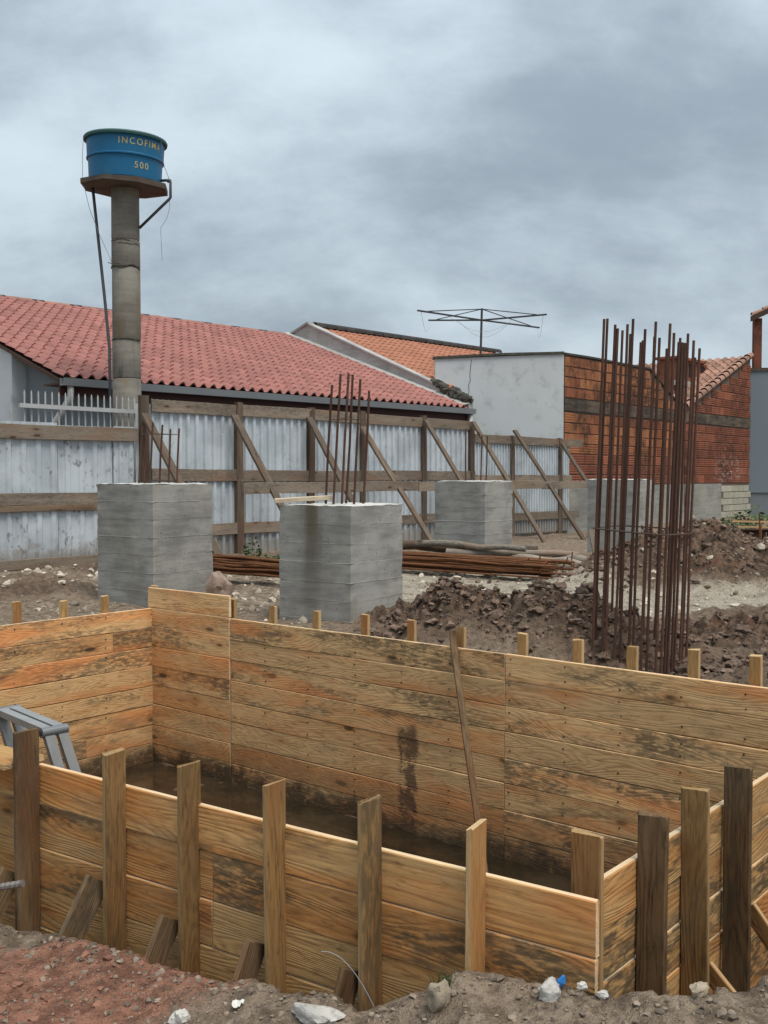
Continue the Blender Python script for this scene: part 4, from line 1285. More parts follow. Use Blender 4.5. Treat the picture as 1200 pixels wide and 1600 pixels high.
fc = thing('fence', fp(12.5, 0, 0), 'far right stretch of corrugated fence ending at the raw block wall', 'fence', 'hoarding round the site')
sheets(fc, 10.28, 14.55, 0.10, 2.42, 0.93, 0.12, 0.035)
rail(fc, 10.3, 15.15, 0.05, 2.29, 0.20)
rail(fc, 10.3, 14.6, 0.05, 1.36, 0.19)
rail(fc, 10.3, 15.0, 0.05, 0.42, 0.20)
for t in (11.85, 14.05):
    post(fc, t, 0.09, 2.50, w=0.16)
for t, z, out in [(11.80, 2.62, 2.1), (14.0, 2.35, 1.9)]:
    strut(fc, t, z, out, zb=gz(*(fp(t, out, 0).xy)) - 0.03)
rail(fc, 11.5, 16.0, 1.12, 1.22, 0.18, th=0.035)

# low rough-cast wall beyond the fence end
lwall = MB().prism([(p.x, p.y) for p in (fp(14.62, -0.05, 0), fp(17.2, -0.05, 0), fp(17.2, -0.22, 0), fp(14.62, -0.22, 0))], -0.3, 1.18).obj('boundary_wall', M_PLINTH)
tag(lwall, 'low rough grey wall between the fence end and the block house', 'wall', kind='thing')

# ------------------------------------------------------------------ spiked railing behind the fence
sr = thing('railing', fp(0, -0.42, 2), 'white spiked metal railing standing above the low left fence', 'railing')
def rp(t, z): return fp(t, -0.42, z)
for k in range(25):
    t = -0.74 + k * 0.118
    MB().tube([rp(t, 1.3), rp(t, 2.78), rp(t, 2.83)], [0.013, 0.013, 0.004], 6).obj('bar', M_RAIL, sr)
for z in (2.62, 1.6):
    MB().box((0, 0, 0), (3.0, 0.05, 0.065)).obj('cross_rail', M_RAIL, sr, frame(rp(-0.85, z) + FO * 0.02, FE, FO))
MB().box((0, 0, 0), (0.12, 0.08, 2.6)).obj('railing_post', M_RAIL, sr, frame(rp(0.15, 0.0) + FO * -0.09, FE, FO))
MB().box((0, 0, 0), (3.6, 0.12, 1.45)).obj('low_wall', M_WALLGREY, sr, frame(rp(-1.3, -0.1) + FO * -0.05, FE, FO))

# ------------------------------------------------------------------ water tower
TX, TY = -4.475, 17.90
tw = thing('water_tower', (TX, TY, 0), 'concrete pipe column carrying an octagonal slab behind the railing', 'water tower')
zs = [-0.3, 2.0, 3.20, 3.87, 5.11, 5.58, 6.475]
for i, (a, b) in enumerate(zip(zs[:-1], zs[1:])):
    r0 = 0.243 + random.uniform(-.004, .004)
    e = 0.008
    o = MB().lathe([(0.05, a + e), (r0 - 0.012, a + e), (r0, a + e + 0.02), (r0 - 0.003, b - 0.02), (r0 - 0.012, b - e + .006), (0.05, b - e + .006)], 40, (0, 0)).obj('pipe_ring', M_RING, tw, Matrix.Translation((TX + random.uniform(-.006, .006), TY, 0)), smooth=False)
    smooth_by_angle(o, 40)
MB().lathe([(0.225, -0.3), (0.225, 6.46)], 24).obj('pipe_core', M_MOSS, tw, Matrix.Translation((TX, TY, 0)), smooth=True)
# octagonal slab, slightly uneven
oc = []
for k in range(8):
    a = R(22.5 + 45 * k + 8)
    rr = 0.755 + random.uniform(-.02, .02)
    oc.append((TX + rr * math.cos(a), TY + rr * math.sin(a)))
sl = MB().prism(oc, 6.47, 6.55)
sl.v = [(x, y, z + (TX - x) * 0.030 + (y - TY) * 0.045 + (0.0 if z > 6.5 else random.uniform(-.015, .015))) for (x, y, z) in sl.v]
sl.obj('slab', M_SLAB, tw)
# crack rings and rusty ties
def ring_line(z, r, a0, a1, wob):
    pts = []
    for k in range(13):
        a = R(a0 + (a1 - a0) * k / 12)
        pts.append((TX + r * math.cos(a), TY + r * math.sin(a), z + wob * math.sin(k * .9) + random.uniform(-.01, .01)))
    return pts
MB().tube(ring_line(5.11, 0.245, -170, -5, 0.02), 0.011, 5).obj('crack', M_MOSS, tw)
MB().tube(ring_line(5.56, 0.244, -170, -60, 0.006), 0.005, 5).obj('crack', M_MOSS, tw)
MB().tube(ring_line(5.50, 0.244, -110, -5, 0.006), 0.005, 5).obj('crack', M_MOSS, tw)
MB().tube(ring_line(3.87, 0.245, -170, -5, 0.006), 0.010, 5).obj('crack', M_MOSS, tw)

# the tank on the slab
TZ = 6.56
tk = thing('water_tank', (TX, TY, TZ), 'blue round water tank with yellow stencilled letters on top of the concrete column', 'water tank')
RB, RM, RT = 0.640, 0.668, 0.690
HT = 0.73
def rad(z):
    if z < 0.375: return RB + (0.655 - RB) * z / 0.375
    return 0.672 + (0.690 - 0.672) * (z - 0.375) / (HT - 0.375)
tilt = Matrix.Translation((TX, TY, TZ)) @ Matrix.Rotation(R(1.6), 4, 'Y') @ Matrix.Rotation(R(2.4), 4, 'X') @ Matrix.Diagonal((0.955, 0.955, 1.0, 1.0))
o = MB().lathe([(0.02, 0.0), (RB - 0.02, 0.0), (RB, 0.02), (rad(0.36), 0.36), (0.684, 0.368), (0.686, 0.390), (0.674, 0.402), (rad(HT - .04), HT - 0.04), (0.70, HT - 0.03), (0.70, HT)], 72).obj('shell', M_BLUE, tk, tilt)
shell = o
smooth_by_angle(o, 30)
o = MB().lathe([(0.70, HT - 0.045), (0.735, HT - 0.05), (0.742, HT - 0.015), (0.725, HT + 0.012), (0.45, HT + 0.045), (0.0001, HT + 0.06)], 72).obj('lid', M_LID, tk, tilt)
smooth_by_angle(o, 30)
def stencil(txt, size, ang0, ang1, zc, name):
    cu = bpy.data.curves.new('lettering', 'FONT')
    cu.body = txt
    cu.size = size
    cu.space_character = 1.32
    cu.offset = 0.0015
    cu.align_y = 'CENTER'
    cu.resolution_u = 4
    tmp = bpy.data.objects.new('lettering_tmp', cu)
    COL.objects.link(tmp)
    bpy.context.view_layer.update()
    me = bpy.data.meshes.new_from_object(tmp.evaluated_get(bpy.context.evaluated_depsgraph_get()))
    bpy.data.objects.remove(tmp)
    bpy.data.curves.remove(cu)
    import bmesh
    bm = bmesh.new()
    bm.from_mesh(me)
    for _ in range(2):
        bmesh.ops.subdivide_edges(bm, edges=[e for e in bm.edges if e.calc_length() > 0.03], cuts=1)
    bmesh.ops.triangulate(bm, faces=bm.faces)
    bm.to_mesh(me)
    bm.free()
    x = [v.co.x for v in me.vertices]
    y = [v.co.y for v in me.vertices]
    x0, x1 = min(x), max(x)
    y0, y1 = min(y), max(y)
    fa_ = math.atan2(-TY, -TX)            # direction from the tank to the photographer
    for v in me.vertices:
        a = fa_ + R(ang0 + (ang1 - ang0) * (v.co.x - x0) / (x1 - x0))
        z = zc + (v.co.y - (y0 + y1) / 2)
        r = rad(z) + 0.004
        v.co = (r * math.cos(a), r * math.sin(a), z)
    me.materials.clear()
    me.materials.append(M_YEL)
    return obj(name, me, shell, tilt)
stencil('INCOFIMA', 0.150, -10, 60, 0.575, 'lettering')
stencil('500', 0.150, 14, 37, 0.205, 'lettering')
# pipes
def tw_pt(u, v, dy=0.0):
    y = TY + dy
    return Vector(((u - 600) / 1600 * y, y, 1.5 + (745 - v) / 1600 * y))
pp_ = thing('overflow_pipe', (TX + 0.7, TY, 6.2), 'short dark elbow pipe from the tank round the slab to the column', 'pipe')
MB().tube([(-3.86, 17.90, 6.62), (-3.745, 17.88, 6.62), (-3.690, 17.88, 6.59), (-3.690, 17.88, 6.33), (-3.71, 17.88, 6.30), (-4.235, 17.88, 5.80)], 0.024, 10).obj('pipe', M_PIPE, pp_, smooth=True)
MB().tube([(-3.74, 17.88, 6.615), (-3.685, 17.88, 6.60)], 0.034, 10).obj('elbow', M_PIPE, pp_)
dp = thing('feed_pipe', (-4.72, 17.85, 3.5), 'thin dark pipe slanting from the slab down beside the column', 'pipe')
MB().tube([(-5.03, 17.85, 6.52), (-4.98, 17.82, 6.1), (-4.80, 17.70, 4.6), (-4.70, 17.62, 3.7), (-4.69, 17.62, 2.0)], 0.026, 8).obj('pipe', M_PIPE, dp, smooth=True)
wr = thing('loose_wire', (-5.1, 17.7, 5.5), 'thin loose wire hanging from the tank lid on the left to the column', 'wire')
MB().tube([tw_pt(136, 218, -.3), tw_pt(134, 250, -.3), tw_pt(134, 285, -.3), tw_pt(144, 330, -.3), tw_pt(160, 372, -.3), tw_pt(175, 405, -.3), tw_pt(178, 414, -.26)], 0.0045, 5).obj('strand', M_WIRE, wr)
MB().tube([tw_pt(172, 413, -.28), tw_pt(180, 415, -.27), tw_pt(190, 414, -.27)], 0.008, 5).obj('strand', M_TIE, wr)
wr2 = thing('loose_wire', (-3.8, 17.7, 5.5), 'thin loose wire dangling below the slab on the right of the column', 'wire')
MB().tube([tw_pt(256, 228, -.5), tw_pt(259, 262, -.3), tw_pt(268, 285, -.05), tw_pt(268, 330), tw_pt(264, 345), tw_pt(254, 360), tw_pt(255, 385), tw_pt(256, 410)], 0.0045, 5).obj('strand', M_WIRE, wr2)

# ------------------------------------------------------------------ cast pedestals with starter bars
def pedestal(corner, ldir, s, zb, zt, label, rods, rod_r, rows, mat_seed, stub=None):
    """square board-marked pier; corner = near corner, faces run along ldir and its perpendicular"""
    l = Vector((ldir[0], ldir[1], 0)).normalized()
    r = Vector((-l.y, l.x, 0))
    if r.y < 0: r = -r
    t = thing('concrete_pedestal', (corner[0], corner[1], zb), label, 'pedestal', 'cast column pedestals')
    c = Vector((corner[0], corner[1], 0))
    # body built course by course: each course steps a few millimetres and is ringed by a fin of grout
    vs, fs = [], []
    n = 10
    def ringpts(z, off, rag):
        out = []
        cs = [Vector((0, 0)), Vector((s, 0)), Vector((s, s)), Vector((0, s))]
        for k in range(4):
            a, b = cs[k], cs[(k + 1) % 4]
            for i in range(n):
                p = a.lerp(b, i / n)
                q = p - Vector((s / 2, s / 2))
                m = max(abs(q.x), abs(q.y))
                e = off + random.uniform(-rag, rag) * 0.7
                q = q * ((m + e) / m)
                if i == 0:
                    q = q * (1 - 0.008 - 0.020 * random.random() ** 2.5)
                p = q + Vector((s / 2, s / 2))
                w = c + l * p.x + r * p.y
                out.append(Vector((w.x, w.y, z + random.uniform(-rag, rag) * 0.5)))
        return out
    zsr = [zb]
    h = (zt - zb) / rows
    rings = []
    for i in range(rows):
        z0, z1 = zb + h * i, zb + h * (i + 1)
        off = random.uniform(-0.0015, 0.0015)
        rings.append((z0 + 0.004, off, 0.0012))
        rings.append((z0 + h * 0.5, off + random.uniform(-.001, .001), 0.0015))
        rings.append((z1 - 0.008, off, 0.0012))
        if i < rows - 1:
            fo = off + random.uniform(0.0, 0.0018)
            rings.append((z1 - 0.004, fo, 0.0025))
            rings.append((z1 + 0.002, fo, 0.0025))
    for (z, off, rag) in rings:
        vs += ringpts(z, off, rag)
    m = 4 * n
    for i in range(len(rings) - 1):
        for k in range(m):
            k2 = (k + 1) % m
            fs.append((i * m + k, i * m + k2, (i + 1) * m + k2, (i + 1) * m + k))
    fs.append(tuple(range(m - 1, -1, -1)))
    if (l.x * r.y - l.y * r.x) < 0:
        fs = [tuple(reversed(f)) for f in fs]
    body = MB().add(vs, fs).obj('body', M_CONC_RUN if mat_seed == 2 else M_CONC, t)
    # rough top
    tv, tf = [], []
    gN = 12
    for a in range(gN + 1):
        for b in range(gN + 1):
            p = c + l * (s * a / gN) + r * (s * b / gN)
            edge = a in (0, gN) or b in (0, gN)
            tv.append((p.x, p.y, zt - 0.012 + (random.uniform(0, 0.012) if edge else random.uniform(-0.002, 0.022))))
    for a in range(gN):
        for b in range(gN):
            i = a * (gN + 1) + b
            tf.append((i, i + gN + 1, i + gN + 2, i + 1))
    if (l.x * r.y - l.y * r.x) < 0:
        tf = [tuple(reversed(f)) for f in tf]
    MB().add(tv, tf).obj('rough_top', M_CONC_TOP, t)
    for (ax, ay, hgt, lx, ly) in rods:
        p = Vector((ax, ay, 0))
        q0 = Vector((p.x, p.y, zt - 0.1))
        q1 = Vector((p.x + lx, p.y + ly, zt + hgt))
        mid_ = q0.lerp(q1, 0.5) + Vector((random.uniform(-.008, .008), random.uniform(-.008, .008), 0))
        MB().tube([q0, mid_, q1], rod_r, 8).obj('rebar', M_RUST, t)
    if stub is not None:
        for (za, zbnd) in stub:
            pts = []
            for (ax, ay, hgt, lx, ly) in rods + rods[:1]:
                p = Vector((ax, ay, 0))
                f = za / hgt
                pts.append((p.x + lx * f, p.y + ly * f, zt + za))
            MB().tube(pts, 0.004, 5).obj('tie', M_TIE, t)
    return t

LD = (-0.82, 0.57)
pedestal((-2.44, 10.80), LD, 0.90, -0.1, 1.425, 'board-marked concrete pedestal nearest the water tower, with short starter bars',
         [(-2.757, 11.50, .64, .05, 0), (-2.655, 11.34, .65, .035, 0), (-2.586, 11.26, .67, .05, 0), (-2.487, 11.34, .65, .04, 0), (-2.415, 11.46, .61, .03, 0), (-2.335, 11.55, .62, .03, 0)], 0.011, 8, 1, stub=[(.55, 0)])
pedestal((-0.317, 9.75), LD, 0.90, -0.08, 1.225, 'board-marked concrete pedestal with a lath on top and tall rusty bars, nearest the pit',
         [(-0.593, 10.36, 1.20, .07, 0), (-0.512, 10.24, 1.30, .08, 0), (-0.425, 10.18, 1.30, .075, 0), (-0.392, 10.42, 1.31, .075, 0), (-0.306, 10.28, 1.25, .07, 0), (-0.215, 10.38, 1.14, .065, 0)], 0.013, 7, 2, stub=[(.85, 0)])
pedestal((1.525, 15.45), LD, 0.90, 0.0, 1.435, 'board-marked concrete pedestal standing behind the pile of poles and bars',
         [(1.286, 16.1, .82, .0, 0), (1.397, 15.9, .80, .0, 0), (1.52, 16.1, .72, .02, 0), (1.61, 16.2, .71, .02, 0)], 0.011, 7, 3)
pedestal((3.97, 16.3), (-0.80, 0.60), 0.80, 0.0, 1.46, 'pale concrete pedestal seen through the tall cage of bars', [], 0.011, 7, 4)

# ------------------------------------------------------------------ tall column cage
cg = thing('rebar_cage', (2.0, 7.55, -0.05), 'tall open cage of long rusty reinforcing bars behind the formwork', 'rebar cage')
cl_, cr_ = Vector((-0.80, 0.60, 0)), Vector((0.60, 0.80, 0))
CS = 0.54
cc0 = Vector((1.97, 7.30, 0))
# bars set round the four sides of a square, about 27 of them
NR = 27
hw = CS * (0.80 + 0.60)
for k in range(NR):
    f = (k + 0.5 + random.uniform(-.16, .16)) / NR
    xl = -0.80 * CS + hw * f                 # lateral place along the diagonal
    if k % 3 == 1:                            # rear sides
        (a, b) = ((1.0, min(1.0, (xl + 0.80 * CS) / (0.60 * CS)))) if xl < -0.80 * CS + 0.60 * CS else (max(0.0, 1.0 - (xl + 0.20 * CS) / (0.80 * CS)), 1.0)
    else:                                     # near sides
        (a, b) = (min(1.0, -xl / (0.80 * CS)), 0.0) if xl < 0 else (0.0, min(1.0, xl / (0.60 * CS)))
    p = cc0 + cl_ * (CS * a) + cr_ * (CS * b)
    zt = 2.62 - 0.16 * f + random.uniform(-0.09, 0.07)
    lean = Vector((0.085 + random.uniform(-.008, .008), random.uniform(-.015, .015), 0))
    pts = [Vector((p.x, p.y, -0.25)), Vector((p.x, p.y, 0.0)) + lean * .06 + Vector((random.uniform(-.005, .005), 0, 0)), Vector((p.x, p.y, 1.1)) + lean * .45 + Vector((random.uniform(-.008, .008), 0, 0)), Vector((p.x, p.y, zt)) + lean]
    MB().tube(pts, 0.0098, 8).obj('rebar', M_RUST, cg)
def hoop(z, dr_):
    pts = []
    for (a, b) in [(0, 0), (.5, 0), (1, 0), (1, .5), (1, 1), (.5, 1), (0, 1), (0, .5), (0, 0)]:
        p = cc0 + cl_ * (CS * a) + cr_ * (CS * b) + cl_ * ((a - .5) * .04) + cr_ * ((b - .5) * .04)
        pts.append((p.x + 0.045 * z, p.y, z + dr_ * (a - .5) + random.uniform(-.008, .008)))
    MB().tube(pts, 0.0055, 6).obj('hoop', M_TIE, cg)
hoop(1.10, 0.03)

# ------------------------------------------------------------------ stacks of bars and poles
def rod_bundle(name, p0, p1, n, spread, label, layers, r=0.011, hook=True, mat=None):
    p0, p1 = Vector(p0), Vector(p1)
    t = thing(name, p0, label, 'rebar bundle')
    d = (p1 - p0).normalized()
    sd_ = Vector((-d.y, d.x, 0)).normalized()
    for k in range(n):
        lay_ = k % layers
        o = sd_ * random.uniform(-spread, spread) * (1 - 0.12 * lay_) + UPV * (0.02 + lay_ * 0.03 + random.uniform(0, .012))
        L = (p1 - p0).length
        a = p0 + d * random.uniform(-.15, .25) + o
        b = p0 + d * (L + random.uniform(-.5, .2)) + o + sd_ * random.uniform(-.12, .12)
        pts = [a]
        for q in (.25, .5, .75):
            pts.append(a.lerp(b, q) + UPV * random.uniform(-.012, .02) + sd_ * random.uniform(-.03, .03))
        pts.append(b)
        if hook and random.random() < .5:
            pts.append(b + d * 0.02 + sd_ * random.uniform(-.02, .1) + UPV * random.uniform(0.04, .16))
        MB().tube(pts, r, 6).obj('rebar', mat or M_RUST_OR, t)
    return t
zg = lambda x, y: gz(x, y)
rod_bundle('rebar_bundle', (-2.75, 13.9, 0.22), (-0.70, 12.45, 0.20), 34, 0.20, 'rusty bar bundle lying between the two nearest pedestals', 8, 0.013, hook=False)
rod_bundle('rebar_bundle', (-0.3, 15.05, 0.18), (2.35, 13.35, 0.16), 46, 0.26, 'rusty bar bundle with hooked ends in front of the pole pile', 8, 0.012)
pole_labels = ['thickest old timber pole along the back of the pole pile', 'pale split timber pole in the middle of the pole pile', 'dark bark-covered pole ending beside the far pedestal',
               'thin grey pole resting low on the pole pile', 'short stout timber offcut at the end of the pole pile', 'long brown pole lowest in the pole pile', 'slim pale pole on top of the rusty bars', 'stubby dark pole end beyond the pile',
               'bleached pole crossing the top of the pole pile', 'bleached short pole near the hooked bar ends', 'crooked brown pole sticking out of the front of the pole pile', 'pale sawn log end beside the propped board']
pole_sp = [((0.0, 15.6, .46), (2.2, 14.75, .44), .070), ((0.9, 15.0, .40), (2.75, 14.55, .40), .055), ((1.0, 15.2, .28), (3.05, 14.6, .33), .06), ((0.1, 15.3, .33), (2.3, 14.3, .30), .045),
           ((2.5, 15.1, .30), (3.35, 14.75, .28), .075), ((0.4, 15.0, .22), (2.9, 14.15, .22), .055), ((0.3, 14.9, .36), (1.9, 14.3, .30), .035), ((2.2, 15.7, .30), (3.9, 15.5, .28), .06),
           ((0.5, 15.3, .52), (2.0, 14.5, .46), .05), ((1.7, 14.9, .34), (2.75, 14.2, .30), .06), ((0.6, 14.7, .30), (2.2, 14.25, .34), .05), ((2.45, 14.7, .36), (3.1, 14.35, .30), .07)]
for lab, (a, b, r) in zip(pole_labels, pole_sp):
    a, b = Vector(a), Vector(b)
    pts = [a.lerp(b, k / 5) + Vector((random.uniform(-.03, .03), random.uniform(-.03, .03), random.uniform(-.025, .025))) for k in range(6)]
    me_m = frame(a, b - a, UPV)
    inv = me_m.inverted()
    mb = MB().tube([inv @ p for p in pts], [r * (1.05 - .05 * k) for k in range(6)], 10)
    o = mb.obj('timber_pole', M_POLE_PALE if ('pale' in lab or 'bleach' in lab or 'grey' in lab) else M_POLE, None, me_m)
    smooth_by_angle(o, 50)
    tag(o, lab, 'pole', 'poles stacked by the fence')
o = plank('offcut_board', (2.98, 14.25, 0.12), (2.86, 14.3, 0.75), (1, 0.1, 0), 0.09, 0.03, M_FENCEW)
tag(o, 'short board propped upright at the end of the pole pile', 'board')

# far stock at the right edge
rod_bundle('rebar_bundle', (6.3, 18.6, 0.42), (9.2, 18.2, 0.40), 16, 0.25, 'stack of bars and laths behind the large earth heap', 4, 0.02, hook=False, mat=M_RUST)
for k, lab in enumerate(['upper pale board on the stack behind the earth heap', 'lower pale board on the stack behind the earth heap']):
    o = plank('stacked_board', (6.25 + .1 * k, 18.5, 0.72 - .10 * k), (9.0, 18.2, 0.66 - .10 * k), (0.1, -1, 0), 0.22, 0.035, M_STAKE_LT)
    tag(o, lab, 'board')
sc_ = thing('rebar_cage', (7.0, 19.0, 0), 'small rusty starter cage at the right edge beyond the earth heap', 'rebar cage')
for k in range(11):
    x, y = 5.72 + 0.10 * k + random.uniform(-.03, .03), 15.6 + random.uniform(-.2, .2)
    MB().tube([(x, y, -0.1), (x + random.uniform(-.02, .02), y, 0.80 + random.uniform(-.12, .18))], 0.012, 6).obj('rebar', M_RUST_OR, sc_)

# lath lying on the nearest pedestal
o = plank('lath', (-1.09, 10.22, 1.236), (-0.52, 10.30, 1.268), (-0.1, 0.9, 0), 0.075, 0.042, M_LATH)
tag(o, 'pale timber lath lying across the corner of the nearest pedestal', 'lath')
# ------------------------------------------------------------------ things in and round the pit
o = None
a, b = Vector((0.595, 6.00, -1.08)), Vector((0.474, 7.235, 0.415))
me_ = plank_mesh('leaning_pole', (b - a).length, 0.044, 0.030, M_STAKE_DK, 991, 0.014)
o = obj('leaning_pole', me_, None, frame(a, b - a, (1, 0.1, 0)))
tag(o, 'thin weathered pole leaning against the long formwork wall inside the pit', 'pole')

# aluminium folding ladder
ld = thing('folding_ladder', (-1.7, 5.0, -1.1), 'aluminium folding ladder standing in the pit, its top above the near wall', 'ladder')
la, lb = Vector((-1.900, 5.12, 0.325)), Vector((-1.560, 4.80, 0.305))
bd = (lb - la).normalized()
bs = Vector((bd.y, -bd.x, 0)) * -1
for k in (-1, 1):
    off = bs * (0.032 * k)
    MB().box((0, -0.024, -0.016), ((lb - la).length, 0.024, 0.016)).obj('top_rail', M_ALU, ld, frame(la + off, bd, bs))
for end, pt in (('a', la), ('b', lb)):
    for k in (-1, 1):
        p0 = pt + bs * (0.034 * k)
        foot = p0 + Vector((0.42, 0.05 * k, -1.40))
        M = frame(p0, foot - p0, bs)
        MB().box((-0.01, -0.024, -0.014), ((foot - p0).length, 0.024, 0.014)).obj('leg', M_ALU, ld, M)
    hg = MB().tube([pt - bs * 0.066 - UPV * .004, pt + bs * 0.066 - UPV * .004], 0.024, 18).obj('hinge', M_HINGE, ld)
    MB().tube([pt - bs * 0.070 - UPV * .004, pt - bs * 0.064 - UPV * .004], 0.013, 10).obj('rivet', M_PLASTIC, hg)
for k in range(1, 5):
    f = k / 5
    dlt = Vector((0.42, 0, -1.40)) * f
    MB().tube([la + dlt, lb + dlt], 0.014, 8).obj('rung', M_ALU, ld)

# ribbed bar end poking in over the bank
rb = [(-1.72, 3.45, 0.015), (-1.20, 3.32, 0.0)]
v0, v1 = Vector((-1.75, 3.44, 0.03)), Vector((-1.195, 3.345, 0.155))
pts, rs = [], []
nn = 64
for k in range(nn):
    pts.append(v0.lerp(v1, k / (nn - 1)))
    rs.append(0.0125 if k % 2 else 0.0105)
o = MB().tube(pts, rs, 8).obj('steel_bar', plain('dull_steel', (0.20, 0.18, 0.165), 0.6, 0.3, 20.0, metal=0.4, dirt=(0.15, 0.09, 0.06), dirt_amt=0.5), None)
tag(o, 'ribbed steel bar end reaching in over the red clay bank', 'steel bar')

# ------------------------------------------------------------------ stones and scraps
def rock(x, y, size, mat, label, seed, rot=0.0, cat='stone', name='stone', dz=0.0, sub=3):
    vs, fs = rock_geo(seed, sub)
    M = Matrix.Translation((x, y, gz(x, y) + size[2] * 0.55 + dz)) @ Matrix.Rotation(rot, 4, 'Z')
    me = mesh(name, [(v[0] * size[0], v[1] * size[1], v[2] * size[2]) for v in vs], fs, mat)
    o = obj(name, me, None, M)
    smooth_by_angle(o, 38)
    return tag(o, label, cat)
rock(-0.615, 3.045, (.028, .024, .026), M_RUBBLE, 'small whitish lump on the clay bank below the third stake', 1)
rock(-0.205, 2.95, (.075, .034, .030), M_RUBBLE, 'long grey-white rubble piece on the lip of the bank', 2, rot=-0.35)
rock(0.158, 2.855, (.034, .030, .044), M_ROCKTAN, 'upright tan stone on the bank by the grass tuft', 3)
rock(0.462, 2.80, (.031, .026, .033), M_RUBBLE, 'pale angular stone beside the blue plastic scrap', 4, rot=.5)
rock(0.70, 2.78, (.022, .020, .022), M_BRICKBIT, 'small red brick fragment on the bank in front of the dark stake', 5, cat='brick fragment', name='brick_fragment')
rock(0.60, 2.77, (.016, .014, .012), M_RUBBLE, 'little white pebble left of the red brick fragment', 6)
rock(0.86, 2.74, (.034, .022, .020), M_ROCKTAN, 'flat buff stone at the foot of the right wall stakes', 7, rot=.8)
rock(0.555, 2.82, (.014, .012, .010), M_RUBBLE, 'tiny white pebble just right of the blue scrap', 8)
rock(-1.90, 11.55, (.16, .13, .17), M_ROCKPINK, 'knobbly pinkish boulder at the foot of the pedestal near the water tower', 9)
rock(-3.55, 14.3, (.16, .10, .09), M_RUBBLE, 'jagged pale lump below the low fence beside the pedestal', 10)
rock(-3.95, 14.35, (.13, .12, .12), M_CLOD, 'dark earthy lump below the low fence', 11, cat='clod', name='clod')
rock(-1.95, 14.6, (.13, .08, .06), M_RUBBLE, 'white crumpled lump behind the left bar bundle', 12, rot=.4)
rock(-1.45, 14.4, (.10, .07, .06), M_RUBBLE, 'white angular lump among the weeds by the fence', 13)
rock(1.88, 6.42, (.075, .06, .06), M_ROCKPINK, 'reddish stone behind the long wall beside the cage', 14)
rock(0.10, 10.35, (.13, .07, .06), M_CLOD, 'dark flat stone on the pale ground right of the nearest pedestal', 15)
rock(1.03, 9.0, (.07, .05, .04), M_RUBBLE, 'pale pebble among the dark heaps', 16)
# scraps
def scrap(x, y, w, h, rot, mat, label, name, cat):
    n = 5
    vs, fs = [], []
    for layer in (0, 1):
        for i in range(n):
            for j in range(n):
                px, py = (i / (n - 1) - .5) * w, (j / (n - 1) - .5) * h
                px += random.uniform(-.06, .06) * w
                vs.append((px, py, 0.004 + 0.010 * math.sin(i * 1.3 + j * 0.7 + x * 9) ** 2 + layer * 0.0012))
    N = n * n
    for i in range(n - 1):
        for j in range(n - 1):
            k = i * n + j
            fs.append((k, k + 1, k + n + 1, k + n))
            fs.append((N + k, N + k + n, N + k + n + 1, N + k + 1))
    M = Matrix.Translation((x, y, gz(x, y) + 0.008)) @ Matrix.Rotation(rot, 4, 'Z')
    return tag(obj(name, mesh(name, vs, fs, mat), None, M), label, cat)
scrap(-0.87, 2.95, 0.045, 0.038, .6, M_PAPER, 'crumpled white scrap on the red clay bank', 'paper_scrap', 'paper scrap')
scrap(-0.45, 3.08, 0.040, 0.030, 1.2, M_PAPER, 'thin white chip on the bank near the whitish lump', 'paper_scrap', 'paper scrap')
vs, fs = rock_geo(21, 2, .3)
o = obj('plastic_scrap', mesh('plastic_scrap', [(v[0] * .012, v[1] * .006, v[2] * .020) for v in vs], fs, M_BLUEBIT), None, Matrix.Translation((0.496, 2.82, gz(.496, 2.82) + .024)) @ Matrix.Rotation(.4, 4, 'Y'))
tag(o, 'bright blue plastic scrap behind the pale angular stone', 'plastic scrap')
# wire arching in front of the fifth stake
pts = []
for k in range(15):
    f = k / 14
    pts.append(Vector((-0.19 + 0.185 * f, 3.06 - 0.05 * f, 0.06 + 0.02 * math.sin(f * 3.1) - 0.20 * f ** 1.7)))
tag(MB().tube(pts, 0.0012, 5).obj('bent_wire', M_WIRE, None), 'thin bent wire springing from the bank in front of a stake', 'wire')

# stuff: grit on the bank, clods on the heaps
def scatter(name, n, sampler, mat, geos):
    mb_v, mb_f, base = [], [], 0
    xs_, ys_, ss_ = sampler(n)
    hz_ = ground_height(xs_, ys_)[0]
    for i in range(len(xs_)):
        vs, fs = geos[i % len(geos)]
        vs = np.array(vs)
        a = random.uniform(0, 6.28)
        c, s = math.cos(a), math.sin(a)
        sc = ss_[i] * np.array([random.uniform(.7, 1.3), random.uniform(.7, 1.3), random.uniform(.45, .9)])
        q = vs * sc
        w = np.stack([q[:, 0] * c - q[:, 1] * s + xs_[i], q[:, 0] * s + q[:, 1] * c + ys_[i], q[:, 2] + hz_[i] + ss_[i] * 0.15], -1)
        mb_v.append(w)
        mb_f += [tuple(k + base for k in f) for f in fs]
        base += len(vs)
    me = mesh(name, np.concatenate(mb_v).tolist(), mb_f, mat)
    o = obj(name, me)
    me.polygons.foreach_set('use_smooth', [True] * len(me.polygons))
    me.set_sharp_from_angle(angle=R(48))
    tag(o, kind='stuff')
    return o
geos1 = [rock_geo(100 + k, 1, .35) for k in range(8)]
geos3 = [rock_geo(400 + k, 2, .55) for k in range(12)]
geos2 = [rock_geo(200 + k, 2, .33) for k in range(10)]
def bank_sampler(n):
    x = RNG.uniform(-1.5, 1.4, n)
    lip = np.interp(x, [p[0] for p in LIP], [p[1] for p in LIP])
    y = lip - 0.03 - RNG.uniform(0, 1, n) ** 1.3 * 0.85
    s = 0.0024 + 0.012 * RNG.uniform(0, 1, n) ** 6
    return x, y, s
gr = scatter('gravel', 4800, bank_sampler, M_GRIT, geos1)
